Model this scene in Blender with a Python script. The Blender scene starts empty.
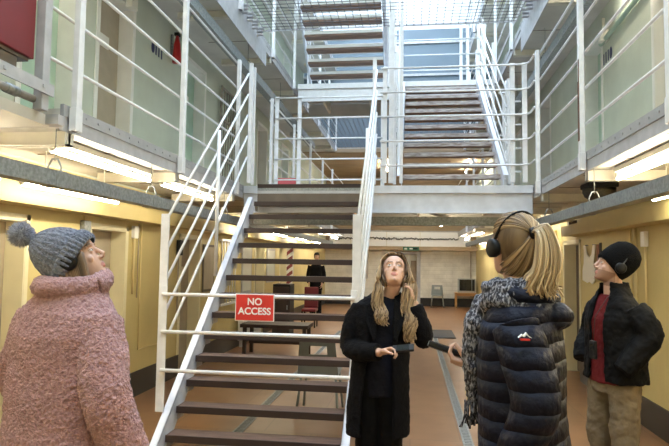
import bpy, bmesh, math, random
from mathutils import Vector, Matrix
random.seed(7)
C = bpy.context.scene.collection
V = Vector
sc = bpy.context.scene

# ------------------------------------------------------------------ materials
def mat(name, col, rough=.6, metal=0.0, var=0.0, vscale=6.0, bump=0.0, bscale=60.0, col2=None, stretch=(1, 1, 1), emit=0.0, sheen=0.0, lo=.35, hi=.65, spec=None):
    m = bpy.data.materials.new(name); m.use_nodes = True
    nt = m.node_tree; N = nt.nodes; L = nt.links
    b = N['Principled BSDF']
    b.inputs['Base Color'].default_value = (*col, 1)
    b.inputs['Roughness'].default_value = rough
    b.inputs['Metallic'].default_value = metal
    if spec is not None: b.inputs['Specular IOR Level'].default_value = spec
    if sheen: b.inputs['Sheen Weight'].default_value = sheen
    if emit:
        b.inputs['Emission Color'].default_value = (*col, 1); b.inputs['Emission Strength'].default_value = emit
    if var or col2 or bump:
        tc = N.new('ShaderNodeTexCoord'); mp = N.new('ShaderNodeMapping')
        mp.inputs['Scale'].default_value = stretch
        L.new(tc.outputs['Object'], mp.inputs['Vector'])
    if var or col2:
        n = N.new('ShaderNodeTexNoise'); n.inputs['Scale'].default_value = vscale; n.inputs['Detail'].default_value = 5
        L.new(mp.outputs['Vector'], n.inputs['Vector'])
        r = N.new('ShaderNodeValToRGB')
        c2 = col2 if col2 else tuple(max(0, c * (1 - var)) for c in col)
        r.color_ramp.elements[0].position = lo; r.color_ramp.elements[1].position = hi
        r.color_ramp.elements[0].color = (*c2, 1); r.color_ramp.elements[1].color = (*col, 1)
        L.new(n.outputs['Fac'], r.inputs['Fac']); L.new(r.outputs['Color'], b.inputs['Base Color'])
    if bump:
        n2 = N.new('ShaderNodeTexNoise'); n2.inputs['Scale'].default_value = bscale; n2.inputs['Detail'].default_value = 3
        L.new(mp.outputs['Vector'], n2.inputs['Vector'])
        bp = N.new('ShaderNodeBump'); bp.inputs['Strength'].default_value = bump; bp.inputs['Distance'].default_value = .02
        L.new(n2.outputs['Fac'], bp.inputs['Height']); L.new(bp.outputs['Normal'], b.inputs['Normal'])
    return m

def brick_mat(name, col, mortar, w, h, rough, axis='XZ', bump=.3, var=.9, msize=.012, bumpdist=.01):
    m = bpy.data.materials.new(name); m.use_nodes = True
    nt = m.node_tree; N = nt.nodes; L = nt.links; b = N['Principled BSDF']
    b.inputs['Roughness'].default_value = rough
    tc = N.new('ShaderNodeTexCoord'); sp = N.new('ShaderNodeSeparateXYZ'); cb = N.new('ShaderNodeCombineXYZ')
    L.new(tc.outputs['Object'], sp.inputs[0])
    L.new(sp.outputs[axis[0]], cb.inputs['X']); L.new(sp.outputs[axis[1]], cb.inputs['Y'])
    br = N.new('ShaderNodeTexBrick'); L.new(cb.outputs[0], br.inputs['Vector'])
    br.inputs['Color1'].default_value = (*col, 1); br.inputs['Color2'].default_value = (*[c * var for c in col], 1)
    br.inputs['Mortar'].default_value = (*mortar, 1)
    br.inputs['Scale'].default_value = 1; br.inputs['Mortar Size'].default_value = msize; br.inputs['Mortar Smooth'].default_value = .3
    br.inputs['Brick Width'].default_value = w; br.inputs['Row Height'].default_value = h
    n = N.new('ShaderNodeTexNoise'); n.inputs['Scale'].default_value = 3; n.inputs['Detail'].default_value = 6
    L.new(tc.outputs['Object'], n.inputs['Vector'])
    mx = N.new('ShaderNodeMix'); mx.data_type = 'RGBA'; mx.blend_type = 'MULTIPLY'; mx.inputs['Factor'].default_value = .5
    r = N.new('ShaderNodeValToRGB'); r.color_ramp.elements[0].color = (.6, .58, .55, 1); r.color_ramp.elements[0].position = .3; r.color_ramp.elements[1].position = .6
    L.new(n.outputs['Fac'], r.inputs['Fac']); L.new(br.outputs['Color'], mx.inputs['A']); L.new(r.outputs['Color'], mx.inputs['B'])
    L.new(mx.outputs['Result'], b.inputs['Base Color'])
    bp = N.new('ShaderNodeBump'); bp.inputs['Strength'].default_value = bump; bp.inputs['Distance'].default_value = bumpdist; bp.invert = True
    L.new(br.outputs['Fac'], bp.inputs['Height']); L.new(bp.outputs['Normal'], b.inputs['Normal'])
    return m

M = dict(
    rail=mat('white_rail_paint', (.80, .80, .82), .38, var=.10, vscale=14),
    steel=mat('pale_grey_steel_paint', (.47, .47, .49), .45, var=.18, vscale=9),
    bridge_skylit=mat('skylit_bridge_front', (.68, .71, .78), .45, var=.14, vscale=7),  # bluish skylight on the bridge front is put into this lighter colour
    strip=mat('riveted_strip_paint', (.38, .38, .39), .5, var=.15, vscale=9),
    stringer=mat('lilac_grey_stringer_paint', (.66, .68, .75), .4, var=.12, vscale=10),
    slab=mat('landing_soffit_paint', (.66, .64, .60), .8, var=.16, vscale=2.2),
    bracket=mat('cream_bracket_paint', (.80, .76, .66), .5, var=.12, vscale=6),
    cream=mat('cream_wall_paint', (.62, .51, .235), .55, var=.10, vscale=2.0, bump=.08, bscale=25),
    mint=mat('pale_mint_wall_paint', (.57, .62, .53), .6, var=.10, vscale=2.5, bump=.06, bscale=25),
    reveal=mat('white_reveal_paint', (.84, .84, .80), .5, var=.06),
    creamreveal=mat('pale_cream_reveal_paint', (.80, .74, .52), .5, var=.06),
    green=mat('pale_green_door_paint', (.42, .58, .47), .45, var=.1),
    taupe=mat('taupe_door_paint', (.44, .38, .29), .5, var=.1),
    brown=mat('dark_brown_paint', (.13, .10, .075), .5, var=.2),
    skirt=mat('black_skirting_paint', (.012, .012, .013), .35),
    floor=brick_mat('polished_brown_lino', (.245, .122, .056), (.17, .083, .038), .95, .95, .33, 'XY', .10, .90, .008, .003),
    galv=mat('galvanised_steel', (.34, .36, .36), .5, .55, var=.35, vscale=45, lo=.35, hi=.65),
    tube=mat('lit_tube', (1.0, .89, .66), .3, emit=46.0),
    tube_fill=mat('fill_tube_far_end', (1.0, .93, .78), .3, emit=130.0),  # overbright emission for tubes added to lift the dim back wall
    tube_cool=mat('lit_tube_upper', (1.0, .93, .76), .3, emit=40.0),
    lampbody=mat('white_lamp_housing', (.82, .80, .72), .4),
    tread=mat('worn_dark_timber', (.14, .085, .064), .6, col2=(.075, .045, .036), vscale=5, stretch=(1, 8, 8), bump=.1, spec=.3),
    nosing=mat('dark_brown_nosing', (.040, .026, .023), .5, spec=.3),
    red=mat('sign_red', (.62, .035, .03), .4),
    white=mat('sign_white', (.88, .88, .88), .4),
    darkred=mat('deep_red_paint', (.17, .008, .012), .42, var=.2, vscale=3),
    black=mat('black_plastic', (.008, .008, .009), .5, spec=.25),
    rubber=mat('dark_grey_rubber', (.03, .03, .032), .7),
    greyplastic=mat('grey_plastic', (.20, .22, .21), .5, var=.1),
    wire=mat('net_wire', (.055, .055, .065), .5, .2),
    pipe=mat('old_pipe_paint', (.38, .35, .30), .5, var=.3, vscale=20),
    bluewall=mat('pale_blue_end_wall', (.13, .175, .215), .6, var=.12, vscale=1.2),
    tan=mat('tan_boarding', (.42, .31, .20), .6, var=.2, vscale=3, stretch=(.4, 1, 6)),
    brickwhite=brick_mat('painted_white_brick', (.84, .80, .70), (.74, .70, .60), .45, .15, .55, 'XZ', .5, .95),
    roof=mat('roof_lining', (.72, .74, .76), .8),
    blue=mat('dark_blue_lettering', (.012, .02, .10), .4),
    exitgreen=mat('exit_sign_green', (.008, .10, .05), .4, emit=.1),
    pine=mat('orange_pine', (.48, .25, .085), .4, var=.3, vscale=4, stretch=(1, 8, 8)),
    tvgrey=mat('tv_case_grey', (.36, .36, .33), .45),
    screen=mat('tv_glass', (.008, .010, .012), .08),
    brass=mat('yellowed_conduit', (.70, .58, .30), .45),
    lid=mat('bulkhead_dark_mesh', (.05, .045, .035), .6, var=.4, vscale=60),
    cloth=mat('white_cotton', (.95, .93, .88), .9, bump=.2, bscale=30),
    pale=mat('pale_notice', (.72, .72, .66), .6),
    skin=mat('skin', (.60, .37, .28), .5, var=.10, vscale=30),
    lips=mat('lips', (.48, .20, .17), .4),
    eyew=mat('eye_white', (.62, .58, .55), .25),
    iris=mat('iris', (.05, .045, .04), .2),
    brow=mat('brow_hair', (.16, .09, .05), .7),
    stubble=mat('stubble_skin', (.30, .17, .12), .7),
    blond=mat('blond_hair', (.56, .41, .23), .42, col2=(.22, .13, .06), vscale=22, stretch=(1, 1, .12)),
    blondlight=mat('light_blond_hair', (.66, .53, .33), .40, col2=(.30, .20, .10), vscale=26, stretch=(1, 1, .14)),
    darkhair=mat('dark_blond_hair', (.20, .12, .07), .45, col2=(.09, .05, .03), vscale=26, stretch=(1, 1, .14)),
    blackwool=mat('black_wool_coat', (.0045, .0045, .006), .9, bump=.35, bscale=90, spec=.12),
    navytop=mat('navy_top', (.007, .008, .015), .8, bump=.2, bscale=70, spec=.12),
    blackcloth=mat('black_trousers', (.004, .004, .0045), .8, spec=.12),
    blackjacket=mat('black_jacket', (.004, .004, .0045), .75, bump=.25, bscale=25, spec=.12),
    navy=mat('navy_puffer_shell', (.006, .008, .020), .55, var=.3, vscale=14, bump=.35, bscale=45, spec=.3),
    khaki=mat('khaki_cotton', (.17, .135, .09), .85, var=.2, vscale=9, bump=.35, bscale=18, spec=.12),
    redshirt=mat('dark_red_shirt', (.11, .012, .014), .8, bump=.2, bscale=40, spec=.12),
    blackknit=mat('black_knit', (.004, .004, .0045), .95, bump=.5, bscale=150, spec=.12),
    boot=mat('black_leather', (.012, .011, .010), .4),
    shoe=mat('brown_shoe_leather', (.06, .035, .02), .45),
)
def special_mats():
    # teddy fur: fine clumps with lighter tips
    m = mat('pink_teddy_fur', (.50, .285, .285), .95, col2=(.29, .145, .15), vscale=70, bump=.8, bscale=120, sheen=.2, lo=.30, hi=.66)
    M['fur'] = m
    # grey blue knit
    M['knit'] = mat('grey_blue_knit', (.22, .24, .32), .95, col2=(.105, .12, .165), vscale=90, bump=.7, bscale=130, sheen=.2)
    M['pom'] = mat('grey_pompom_yarn', (.52, .53, .62), .95, var=.3, vscale=50)
    # black and white scarf print
    M['scarf'] = mat('black_white_scarf_print', (.31, .31, .36), .9, col2=(.010, .011, .02), vscale=120, stretch=(1, 1, .45), lo=.46, hi=.64)
    # red and white barber pole stripes
    p = bpy.data.materials.new('red_white_spiral_stripes'); p.use_nodes = True
    N = p.node_tree.nodes; L = p.node_tree.links
    tc = N.new('ShaderNodeTexCoord'); mp = N.new('ShaderNodeMapping'); mp.inputs['Rotation'].default_value = (0, math.radians(38), 0)
    w = N.new('ShaderNodeTexWave'); w.inputs['Scale'].default_value = 2.2; w.bands_direction = 'Z'
    r = N.new('ShaderNodeValToRGB'); r.color_ramp.interpolation = 'CONSTANT'
    r.color_ramp.elements[0].color = (.22, .03, .03, 1); r.color_ramp.elements[1].color = (.75, .72, .66, 1); r.color_ramp.elements[1].position = .5
    L.new(tc.outputs['Object'], mp.inputs['Vector']); L.new(mp.outputs['Vector'], w.inputs['Vector']); L.new(w.outputs['Fac'], r.inputs['Fac'])
    L.new(r.outputs['Color'], N['Principled BSDF'].inputs['Base Color'])
    M['stripe'] = p
    g = bpy.data.materials.new('skylight_glass'); g.use_nodes = True
    N = g.node_tree.nodes; L = g.node_tree.links; N.remove(N['Principled BSDF'])
    t = N.new('ShaderNodeBsdfTransparent'); t.inputs['Color'].default_value = (.92, .96, 1, 1); gl = N.new('ShaderNodeBsdfGlossy'); gl.inputs['Roughness'].default_value = .05
    mx = N.new('ShaderNodeMixShader'); mx.inputs[0].default_value = .06
    L.new(t.outputs[0], mx.inputs[1]); L.new(gl.outputs[0], mx.inputs[2]); L.new(mx.outputs[0], N['Material Output'].inputs['Surface'])
    M['glass'] = g
special_mats()
M['roots'] = mat('dark_blond_roots', (.20, .13, .07), .5, col2=(.10, .06, .03), vscale=30, stretch=(1, 1, .2))
def quilted(name, col, sp):
    m = bpy.data.materials.new(name); m.use_nodes = True
    N = m.node_tree.nodes; L = m.node_tree.links; b = N['Principled BSDF']
    b.inputs['Base Color'].default_value = (*col, 1); b.inputs['Roughness'].default_value = .55; b.inputs['Specular IOR Level'].default_value = .18
    tc = N.new('ShaderNodeTexCoord'); sx = N.new('ShaderNodeSeparateXYZ'); L.new(tc.outputs['Object'], sx.inputs[0])
    nz = N.new('ShaderNodeTexNoise'); nz.inputs['Scale'].default_value = 9; L.new(tc.outputs['Object'], nz.inputs['Vector'])
    def mth(op, a, v=None):
        n = N.new('ShaderNodeMath'); n.operation = op; L.new(a, n.inputs[0])
        if v is not None: n.inputs[1].default_value = v
        return n.outputs[0]
    ad = N.new('ShaderNodeMath'); ad.operation = 'MULTIPLY_ADD'; L.new(nz.outputs['Fac'], ad.inputs[0]); ad.inputs[1].default_value = .025; L.new(sx.outputs['Z'], ad.inputs[2])
    h = mth('POWER', mth('ABSOLUTE', mth('SINE', mth('MULTIPLY', ad.outputs[0], math.pi / sp))), .45)
    n2 = N.new('ShaderNodeTexNoise'); n2.inputs['Scale'].default_value = 28; n2.inputs['Detail'].default_value = 3; L.new(tc.outputs['Object'], n2.inputs['Vector'])
    a2 = N.new('ShaderNodeMath'); a2.operation = 'MULTIPLY_ADD'; L.new(n2.outputs['Fac'], a2.inputs[0]); a2.inputs[1].default_value = .45; L.new(h, a2.inputs[2])
    bp = N.new('ShaderNodeBump'); bp.inputs['Strength'].default_value = 1.0; bp.inputs['Distance'].default_value = .022; L.new(a2.outputs[0], bp.inputs['Height']); L.new(bp.outputs['Normal'], b.inputs['Normal'])
    return m
M['navy'] = quilted('quilted_navy_shell', (.006, .008, .021), .068)
def strand(key, dark, light, rough=.42):
    m = bpy.data.materials.new(key + '_strands'); m.use_nodes = True
    N = m.node_tree.nodes; L = m.node_tree.links; b = N['Principled BSDF']; b.inputs['Roughness'].default_value = rough
    g = N.new('ShaderNodeNewGeometry'); r = N.new('ShaderNodeValToRGB')
    r.color_ramp.elements[0].color = (*dark, 1); r.color_ramp.elements[1].color = (*light, 1)
    L.new(g.outputs['Random Per Island'], r.inputs['Fac']); L.new(r.outputs['Color'], b.inputs['Base Color']); M[key] = m
strand('blond', (.10, .058, .028), (.48, .34, .195)); strand('blondlight', (.22, .14, .07), (.64, .50, .32)); strand('darkhair', (.06, .035, .02), (.24, .15, .09))
strand('pom', (.24, .25, .30), (.58, .60, .70), .95)

# ------------------------------------------------------------------ mesh builder
def frame_of(d):
    d = d.normalized()
    up = V((0, 0, 1)) if abs(d.z) < .95 else V((0, 1, 0))
    u = d.cross(up).normalized(); v = u.cross(d).normalized()
    return u, v

class MB:
    def __init__(s): s.v = []; s.f = []; s.sm = []
    def add(s, vs, fs, smooth=False):
        b = len(s.v); s.v += [V(p) for p in vs]
        for f in fs: s.f.append([b + i for i in f]); s.sm.append(smooth)
    def box(s, x0, x1, y0, y1, z0, z1):
        x0, x1 = min(x0, x1), max(x0, x1); y0, y1 = min(y0, y1), max(y0, y1); z0, z1 = min(z0, z1), max(z0, z1)
        vs = [(x, y, z) for x in (x0, x1) for y in (y0, y1) for z in (z0, z1)]
        s.add(vs, [(0, 1, 3, 2), (4, 6, 7, 5), (0, 4, 5, 1), (2, 3, 7, 6), (0, 2, 6, 4), (1, 5, 7, 3)]); return s
    def obox(s, c, ax, ay, az):
        c = V(c); ax = V(ax); ay = V(ay); az = V(az)
        vs = [c + ax * i + ay * j + az * k for i in (-1, 1) for j in (-1, 1) for k in (-1, 1)]
        s.add(vs, [(0, 1, 3, 2), (4, 6, 7, 5), (0, 4, 5, 1), (2, 3, 7, 6), (0, 2, 6, 4), (1, 5, 7, 3)]); return s
    def bar(s, p, q, w, h):
        p = V(p); q = V(q); d = (q - p); u, v = frame_of(d)
        return s.obox((p + q) / 2, u * w / 2, d / 2, v * h / 2)
    def rings(s, R, smooth=True, cap=True):
        n = len(R[0]); vs = [p for r in R for p in r]; fs = []
        for i in range(len(R) - 1):
            for j in range(n):
                a = i * n + j; b = i * n + (j + 1) % n
                fs.append((a, b, b + n, a + n))
        if cap:
            fs.append(tuple(range(n - 1, -1, -1))); fs.append(tuple((len(R) - 1) * n + j for j in range(n)))
        s.add(vs, fs, smooth); return s
    def tube(s, pts, r, n=8, flat=1.0, smooth=True):
        pts = [V(p) for p in pts]
        if not isinstance(r, (list, tuple)): r = [r] * len(pts)
        R = []; u = None
        for i, p in enumerate(pts):
            d = (pts[min(i + 1, len(pts) - 1)] - pts[max(i - 1, 0)]).normalized()
            if u is None: u, v = frame_of(d)
            else:
                u = (u - d * u.dot(d)).normalized(); v = u.cross(d).normalized()
            R.append([p + u * (r[i] * math.cos(2 * math.pi * k / n)) + v * (r[i] * flat * math.sin(2 * math.pi * k / n)) for k in range(n)])
        return s.rings(R, smooth)
    def sphere(s, c, r, n=12, m=8):
        c = V(c)
        if not isinstance(r, (list, tuple)): r = (r, r, r)
        R = []
        for i in range(1, m):
            t = math.pi * i / m
            R.append([c + V((r[0] * math.sin(t) * math.cos(2 * math.pi * k / n), r[1] * math.sin(t) * math.sin(2 * math.pi * k / n), -r[2] * math.cos(t))) for k in range(n)])
        s.rings(R, True); return s
    def prism(s, poly, d):
        poly = [V(p) for p in poly]; d = V(d); n = len(poly)
        vs = poly + [p + d for p in poly]
        fs = [tuple(range(n - 1, -1, -1)), tuple(range(n, 2 * n))] + [(i, (i + 1) % n, n + (i + 1) % n, n + i) for i in range(n)]
        s.add(vs, fs); return s
    def mesh(s, name, off=V((0, 0, 0))):
        me = bpy.data.meshes.new(name)
        me.from_pydata([tuple(p - off) for p in s.v], [], s.f); me.update()
        me.polygons.foreach_set('use_smooth', s.sm)
        bm = bmesh.new(); bm.from_mesh(me)
        if getattr(s, 'weld', False): bmesh.ops.remove_doubles(bm, verts=bm.verts, dist=.0004)
        bmesh.ops.recalc_face_normals(bm, faces=bm.faces); bm.to_mesh(me); bm.free()
        return me
    def build(s, name, m, parent=None, bevel=0.0):
        off = wloc(parent)
        o = bpy.data.objects.new(name, s.mesh(name, off)); C.objects.link(o)
        o.data.materials.append(m if not isinstance(m, str) else M[m])
        if parent is not None: o.parent = parent
        if bevel:
            b = o.modifiers.new('edge', 'BEVEL'); b.width = bevel; b.segments = 2; b.limit_method = 'ANGLE'
        return o

def wloc(o):
    p = V((0, 0, 0))
    while o is not None: p += o.location; o = o.parent
    return p
def tag(o, label=None, cat=None, group=None, kind=None):
    if label: o['label'] = label
    if cat: o['category'] = cat
    if group: o['group'] = group
    if kind: o['kind'] = kind
    return o
GROUPS = {'fluorescent_light': 'fluorescent tubes lighting the landings', 'railing': 'white tube railings', 'landing': 'cell landings', 'cable_tray': 'galvanised cable trays', 'headphones': 'headphones worn by the visitors', 'audio_handset': 'audio handsets', 'plastic_chair': 'grey plastic chairs', 'safety_net': 'wire safety nets', 'staircase': 'open tread staircases', 'footbridge': 'steel footbridges', 'wall_conduit': 'conduits on the walls', 'cell_number': 'painted cell numbers', 'notice_board': 'boards on the cream wall', 'floor_grating': 'drain gratings', 'person': 'visitors in the hall'}
def thing(name, label, cat, loc=(0, 0, 0), group=None, kind=None):
    group = group or GROUPS.get(name)
    o = bpy.data.objects.new(name, None); o.empty_display_size = .1; C.objects.link(o); o.location = loc
    return tag(o, label, cat, group, kind)
def struct(mb, name, m, parent=None, bevel=0):
    o = mb.build(name, m, parent, bevel)
    if parent is None: o['kind'] = 'structure'
    return o
def copy_tree(o, parent=None):
    c = o.copy(); C.objects.link(c)
    if parent is not None: c.parent = parent
    for ch in list(o.children): copy_tree(ch, c)
    return c
def text_mesh(body, size, mats, loc, rot, depth=.001, bold=.0, spacing=1.0, align='CENTER'):
    cu = bpy.data.curves.new('t', 'FONT'); cu.body = body; cu.size = size; cu.extrude = depth; cu.offset = bold
    cu.align_x = align; cu.align_y = 'CENTER'; cu.space_line = spacing
    o = bpy.data.objects.new('t', cu); C.objects.link(o)
    me = bpy.data.meshes.new_from_object(o.evaluated_get(bpy.context.evaluated_depsgraph_get()))
    bpy.data.objects.remove(o); bpy.data.curves.remove(cu)
    me.transform(Matrix.Translation(loc) @ rot)
    me.materials.clear(); me.materials.append(M[mats]); return me
def link_mesh(name, me, parent=None):
    o = bpy.data.objects.new(name, me); C.objects.link(o)
    if parent is not None: o.parent = parent; me.transform(Matrix.Translation(-wloc(parent)))
    return o

# ------------------------------------------------------------------ dimensions
XL, XR, WL, WR = -2.315, 1.585, -3.34, 2.45
Z1, Z2, Z3, ZT = 2.67, 5.12, 7.57, 10.6
Y0, YB = -3.0, 22.6
POSTS = [3.61 + 1.825 * i for i in range(8)]       # 3.61 5.435 7.26 9.085 10.91 12.735 14.56 16.385

# ------------------------------------------------------------------ setting
struct(MB().box(WL - .3, WR + .3, Y0 - .2, YB + 2.4, -.15, 0), 'floor', 'floor')
def wall(name, x, sgn, z0, z1, holes, m, t=.30):
    ys = sorted({Y0, YB} | {h[0] for h in holes} | {h[1] for h in holes})
    zs = sorted({z0, z1} | {h[2] for h in holes} | {h[3] for h in holes})
    mb = MB()
    for z_a, z_b in zip(zs, zs[1:]):
        run = None
        for y_a, y_b in zip(ys, ys[1:]):
            yc, zc = (y_a + y_b) / 2, (z_a + z_b) / 2
            solid = not any(h[0] < yc < h[1] and h[2] < zc < h[3] for h in holes)
            if solid: run = (run[0] if run else y_a, y_b)
            if (not solid or y_b == ys[-1]) and run:
                mb.box(x, x + sgn * t, run[0], run[1], z_a, z_b); run = None
    return struct(mb, name, m)
LD = [(3.88, 4.66), (5.69, 6.46), (8.12, 8.90), (12.2, 12.98), (14.6, 15.4)]
LU = [(4.48, 5.26), (5.69, 6.45), (8.12, 8.90), (12.2, 12.98), (14.6, 15.4)]
RD = [(8.9, 9.75), (12.6, 13.4), (16.0, 16.8)]
RU = [(5.30, 6.16), (7.79, 8.53), (10.6, 11.4), (13.4, 14.2)]
dh = lambda ys, z: [(a, b, z, z + 2.0) for a, b in ys]
wall('wall_left', WL, -1, 0, Z1 - .15, dh(LD, 0), 'cream')
wall('wall_left_upper', WL, -1, Z1 - .15, Z2 - .15, dh(LU, Z1), 'mint')
wall('wall_left_top', WL, -1, Z2 - .15, ZT, dh([(9.6, 10.4), (12.2, 13.0), (14.6, 15.4)], Z2), 'mint')
wall('wall_right', WR, 1, 0, Z1 - .15, dh(RD, 0), 'cream')
wall('wall_right_upper', WR, 1, Z1 - .15, Z2 - .15, dh(RU, Z1), 'mint')
wall('wall_right_top', WR, 1, Z2 - .15, ZT, dh([(9.6, 10.4), (12.6, 13.4), (15.2, 16.0)], Z2), 'mint')
struct(MB().box(WL - .3, WR + .3, Y0 - .3, Y0, 0, ZT), 'wall_front', 'cream')
# skirting
def skirt(name, x, sgn, doors):
    mb = MB(); y = Y0
    for a, b in doors + [(YB, YB)]:
        if a > y: mb.box(x, x - sgn * .018, y, a, 0, .30)
        y = b
    struct(mb, name, 'skirt')
skirt('baseboard_left', WL, -1, LD); skirt('baseboard_right', WR, 1, RD)
# cell doors set into the openings
ndoor = [0]
def door(x, sgn, ya, yb, z, leafm, framem, depth=.17, hatch=True):
    ndoor[0] += 1
    d = thing(f'door_{ndoor[0]}', None, None, (x, (ya + yb) / 2, z), kind='structure')
    g = .004
    MB().box(x + sgn * depth, x + sgn * (depth + .05), ya + .02, yb - .02, z + .01, z + 1.985).build('door_leaf', leafm, d)
    f = MB()
    xa, xb = x - sgn * .012, x + sgn * .29
    f.box(xa, xb, ya + g, ya + .018, z + g, z + 1.996); f.box(xa, xb, yb - .018, yb - g, z + g, z + 1.996); f.box(xa, xb, ya + .02, yb - .02, z + 1.988, z + 1.998)
    f.box(xa, x - sgn * .002, ya - .05, ya, z + g, z + 2.05); f.box(xa, x - sgn * .002, yb, yb + .05, z + g, z + 2.05); f.box(xa, x - sgn * .002, ya - .05, yb + .05, z + 2.0, z + 2.05)
    f.build('door_frame', framem, d)
    if hatch:
        yc = (ya + yb) / 2
        MB().box(x + sgn * (depth - .015), x + sgn * depth, yc - .12, yc + .12, z + 1.42, z + 1.56).build('hatch', framem, d)
        MB().box(x + sgn * (depth - .03), x + sgn * depth, ya + .06, ya + .11, z + .95, z + 1.15).build('lock', 'galv', d)
for i, (a, b) in enumerate(LD): door(WL, -1, a, b, 0, 'taupe', 'creamreveal')
for i, (a, b) in enumerate(LU): door(WL, -1, a, b, Z1, ['green', 'taupe', 'green', 'taupe', 'green'][i], 'reveal')
for a, b in RD: door(WR, 1, a, b, 0, 'brown', 'creamreveal')
for i, (a, b) in enumerate(RU): door(WR, 1, a, b, Z1, ['taupe', 'green', 'taupe', 'green'][i], 'reveal')
for a, b in [(9.6, 10.4), (12.2, 13.0), (14.6, 15.4)]: door(WL, -1, a, b, Z2, 'green', 'reveal')
for a, b in [(9.6, 10.4), (12.6, 13.4), (15.2, 16.0)]: door(WR, 1, a, b, Z2, 'green', 'reveal')
# boxed ledges over the lower cell doors
struct(MB().box(WL + .001, WL + .20, Y0, 19.9, 2.12, 2.27), 'trim_1', 'cream')
struct(MB().box(WR - .001, WR - .20, Y0, 9.14, 2.10, 2.25), 'trim_2', 'cream')
struct(MB().box(WR - .001, WR - .20, 10.2, 19.9, 2.10, 2.25), 'trim_3', 'cream')
# back wall with a door opening
bw = MB()
for x0, x1, z0, z1 in [(WL - .3, -.66, 0, Z1 - .4), (.24, WR + .3, 0, Z1 - .4), (-.66, .24, 2.0, Z1 - .4)]: bw.box(x0, x1, YB, YB + .3, z0, z1)
struct(bw, 'wall_back', 'brickwhite')
struct(MB().box(WL - .3, WR + .3, YB, YB + .3, Z1 - .4, Z2), 'wall_back_upper', 'tan')
struct(MB().box(WL, -.80, YB - .02, YB, 0, .31).box(.36, WR, YB - .02, YB, 0, .31), 'baseboard_back', 'skirt')
ndoor[0] += 1
d = thing(f'door_{ndoor[0]}', None, None, (-.21, YB, 0), kind='structure')
MB().box(-.78, -.64, YB - .03, YB + .1, 0.002, 2.06).box(.22, .36, YB - .03, YB + .1, .002, 2.06).box(-.64, .22, YB - .03, YB + .1, 1.95, 2.06).build('door_frame', 'steel', d)
MB().box(-.62, -.02, YB + .20, YB + .25, .02, 1.93).build('door_leaf', 'pale', d)
MB().box(0, .2, YB + .20, YB + .25, .02, 1.72).build('door_leaf', 'tan', d)
MB().box(0, .2, YB + .18, YB + .25, 1.73, 1.94).build('door_pane', 'pale', d)
MB().box(-.08, -.03, YB + .13, YB + .2, .98, 1.04).build('handle', 'galv', d)
struct(MB().box(-1.6,1.4,YB+2.2,YB+2.3,0,2.5).box(-1.7,-1.6,YB+.31,YB+2.3,0,2.5).box(1.4,1.5,YB+.31,YB+2.3,0,2.5).box(-1.7,1.5,YB+.31,YB+2.3,2.5,2.6), 'wall_passage', 'creamreveal')
# brown beam and white parapet of the end landing
struct(MB().box(WL, WR, YB - .55, YB - .002, 2.12, 2.25), 'trim_4', 'tan')
# upper end wall, level two solid floor, roof
struct(MB().box(WL, WR, 17.45, 17.75, Z2, 8.75), 'wall_end_upper', 'bluewall')
mb = MB()
for z in (6.1, 6.75, 7.3, 8.3): mb.box(WL, WR, 17.40, 17.449, z, z + .07)
struct(mb, 'trim_5', 'steel')
struct(MB().box(WL, WR, 17.30, YB, Z2 - .16, Z2 - .002), 'ceiling', 'tan')
struct(MB().box(WL - .3, XL + .25, Y0 - .3, 17.75, ZT, ZT + .15).box(XR - .25, WR + .3, Y0 - .3, 17.75, ZT, ZT + .15), 'ceiling_roof', 'roof')
mb = MB()
y = Y0
while y < 17.7:
    mb.box(XL + .25, XR - .25, y, y + .05, ZT + .02, ZT + .10); y += 1.2
for x in (XL + .25, -1.0, .2, XR - .3): mb.box(x, x + .05, Y0, 17.75, ZT + .03, ZT + .11)
struct(mb, 'window_1_bars', 'rail')
struct(MB().box(XL + .25, XR - .25, Y0, 17.75, ZT + .11, ZT + .115), 'window_1', 'glass')
struct(MB().box(WL, WR, 17.45, 17.75, 8.752, ZT), 'wall_gable', 'roof')

# ------------------------------------------------------------------ landings
def landing(side, z, y0, y1, brk, label, deep=None, gap=None):
    XE, XW, sg = (XL, WL, 1) if side == 'L' else (XR, WR, -1)          # sg: towards the atrium
    t = thing('landing', label, 'landing', ((XE + XW) / 2, (y0 + y1) / 2, z))
    MB().box(XE, XW + sg * .002, y0, y1, z - .13, z).build('deck', 'slab', t)
    MB().box(XE + sg * .001, XE + sg * .022, y0, y1, z - .145, z - .05).build('edge_channel', 'steel', t)
    m = MB(); m.box(XE + sg * .001, XE + sg * .028, y0, y1, z - .049, z + .03)
    yy = y0 + .1
    while yy < y1 and yy < 9:
        m.box(XE + sg * .028, XE + sg * .034, yy, yy + .014, z - .015, z - .001); yy += .16
    m.build('riveted_edge_strip', 'strip', t)
    for y in brk:
        b = MB(); b.box(XE + sg * .02, XW + sg * .21, y - .012, y + .012, z - .235, z - .137)
        b.box(XE + sg * .02, XW + sg * .21, y - .045, y + .045, z - .235, z - .224); b.box(XE + sg * .008, XE + sg * .02, y - .05, y + .05, z - .235, z - .147)
        b.build('bracket', 'bracket', t)
    if deep:
        MB().box(XE + sg * .0225, XE + sg * .0335, y0, deep, z - .40, z - .055).build('facing_plate', 'steel', t)
        yy = deep - 1.38
        while yy < deep - .45:
            for k in range(3):
                MB().box(XE + sg * .035, XE + sg * .12, yy, yy + .07, z - .12 + .05 * k, z - .10 + .05 * k).build('clip', 'steel', t)
            yy += .26
    # hairline joints across the soffit
    yy = y0 + .9
    while yy < min(y1, 12):
        MB().box(XE - sg * .05, XW + sg * .25, yy, yy + .012, z - .134, z - .1302).build('soffit_seam', 'brown', t); yy += .92
    return t
landing('L', Z1, 3.52, 19.9, POSTS[:7], 'long grey edged landing under the mint wall, behind the lower stair')
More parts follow.
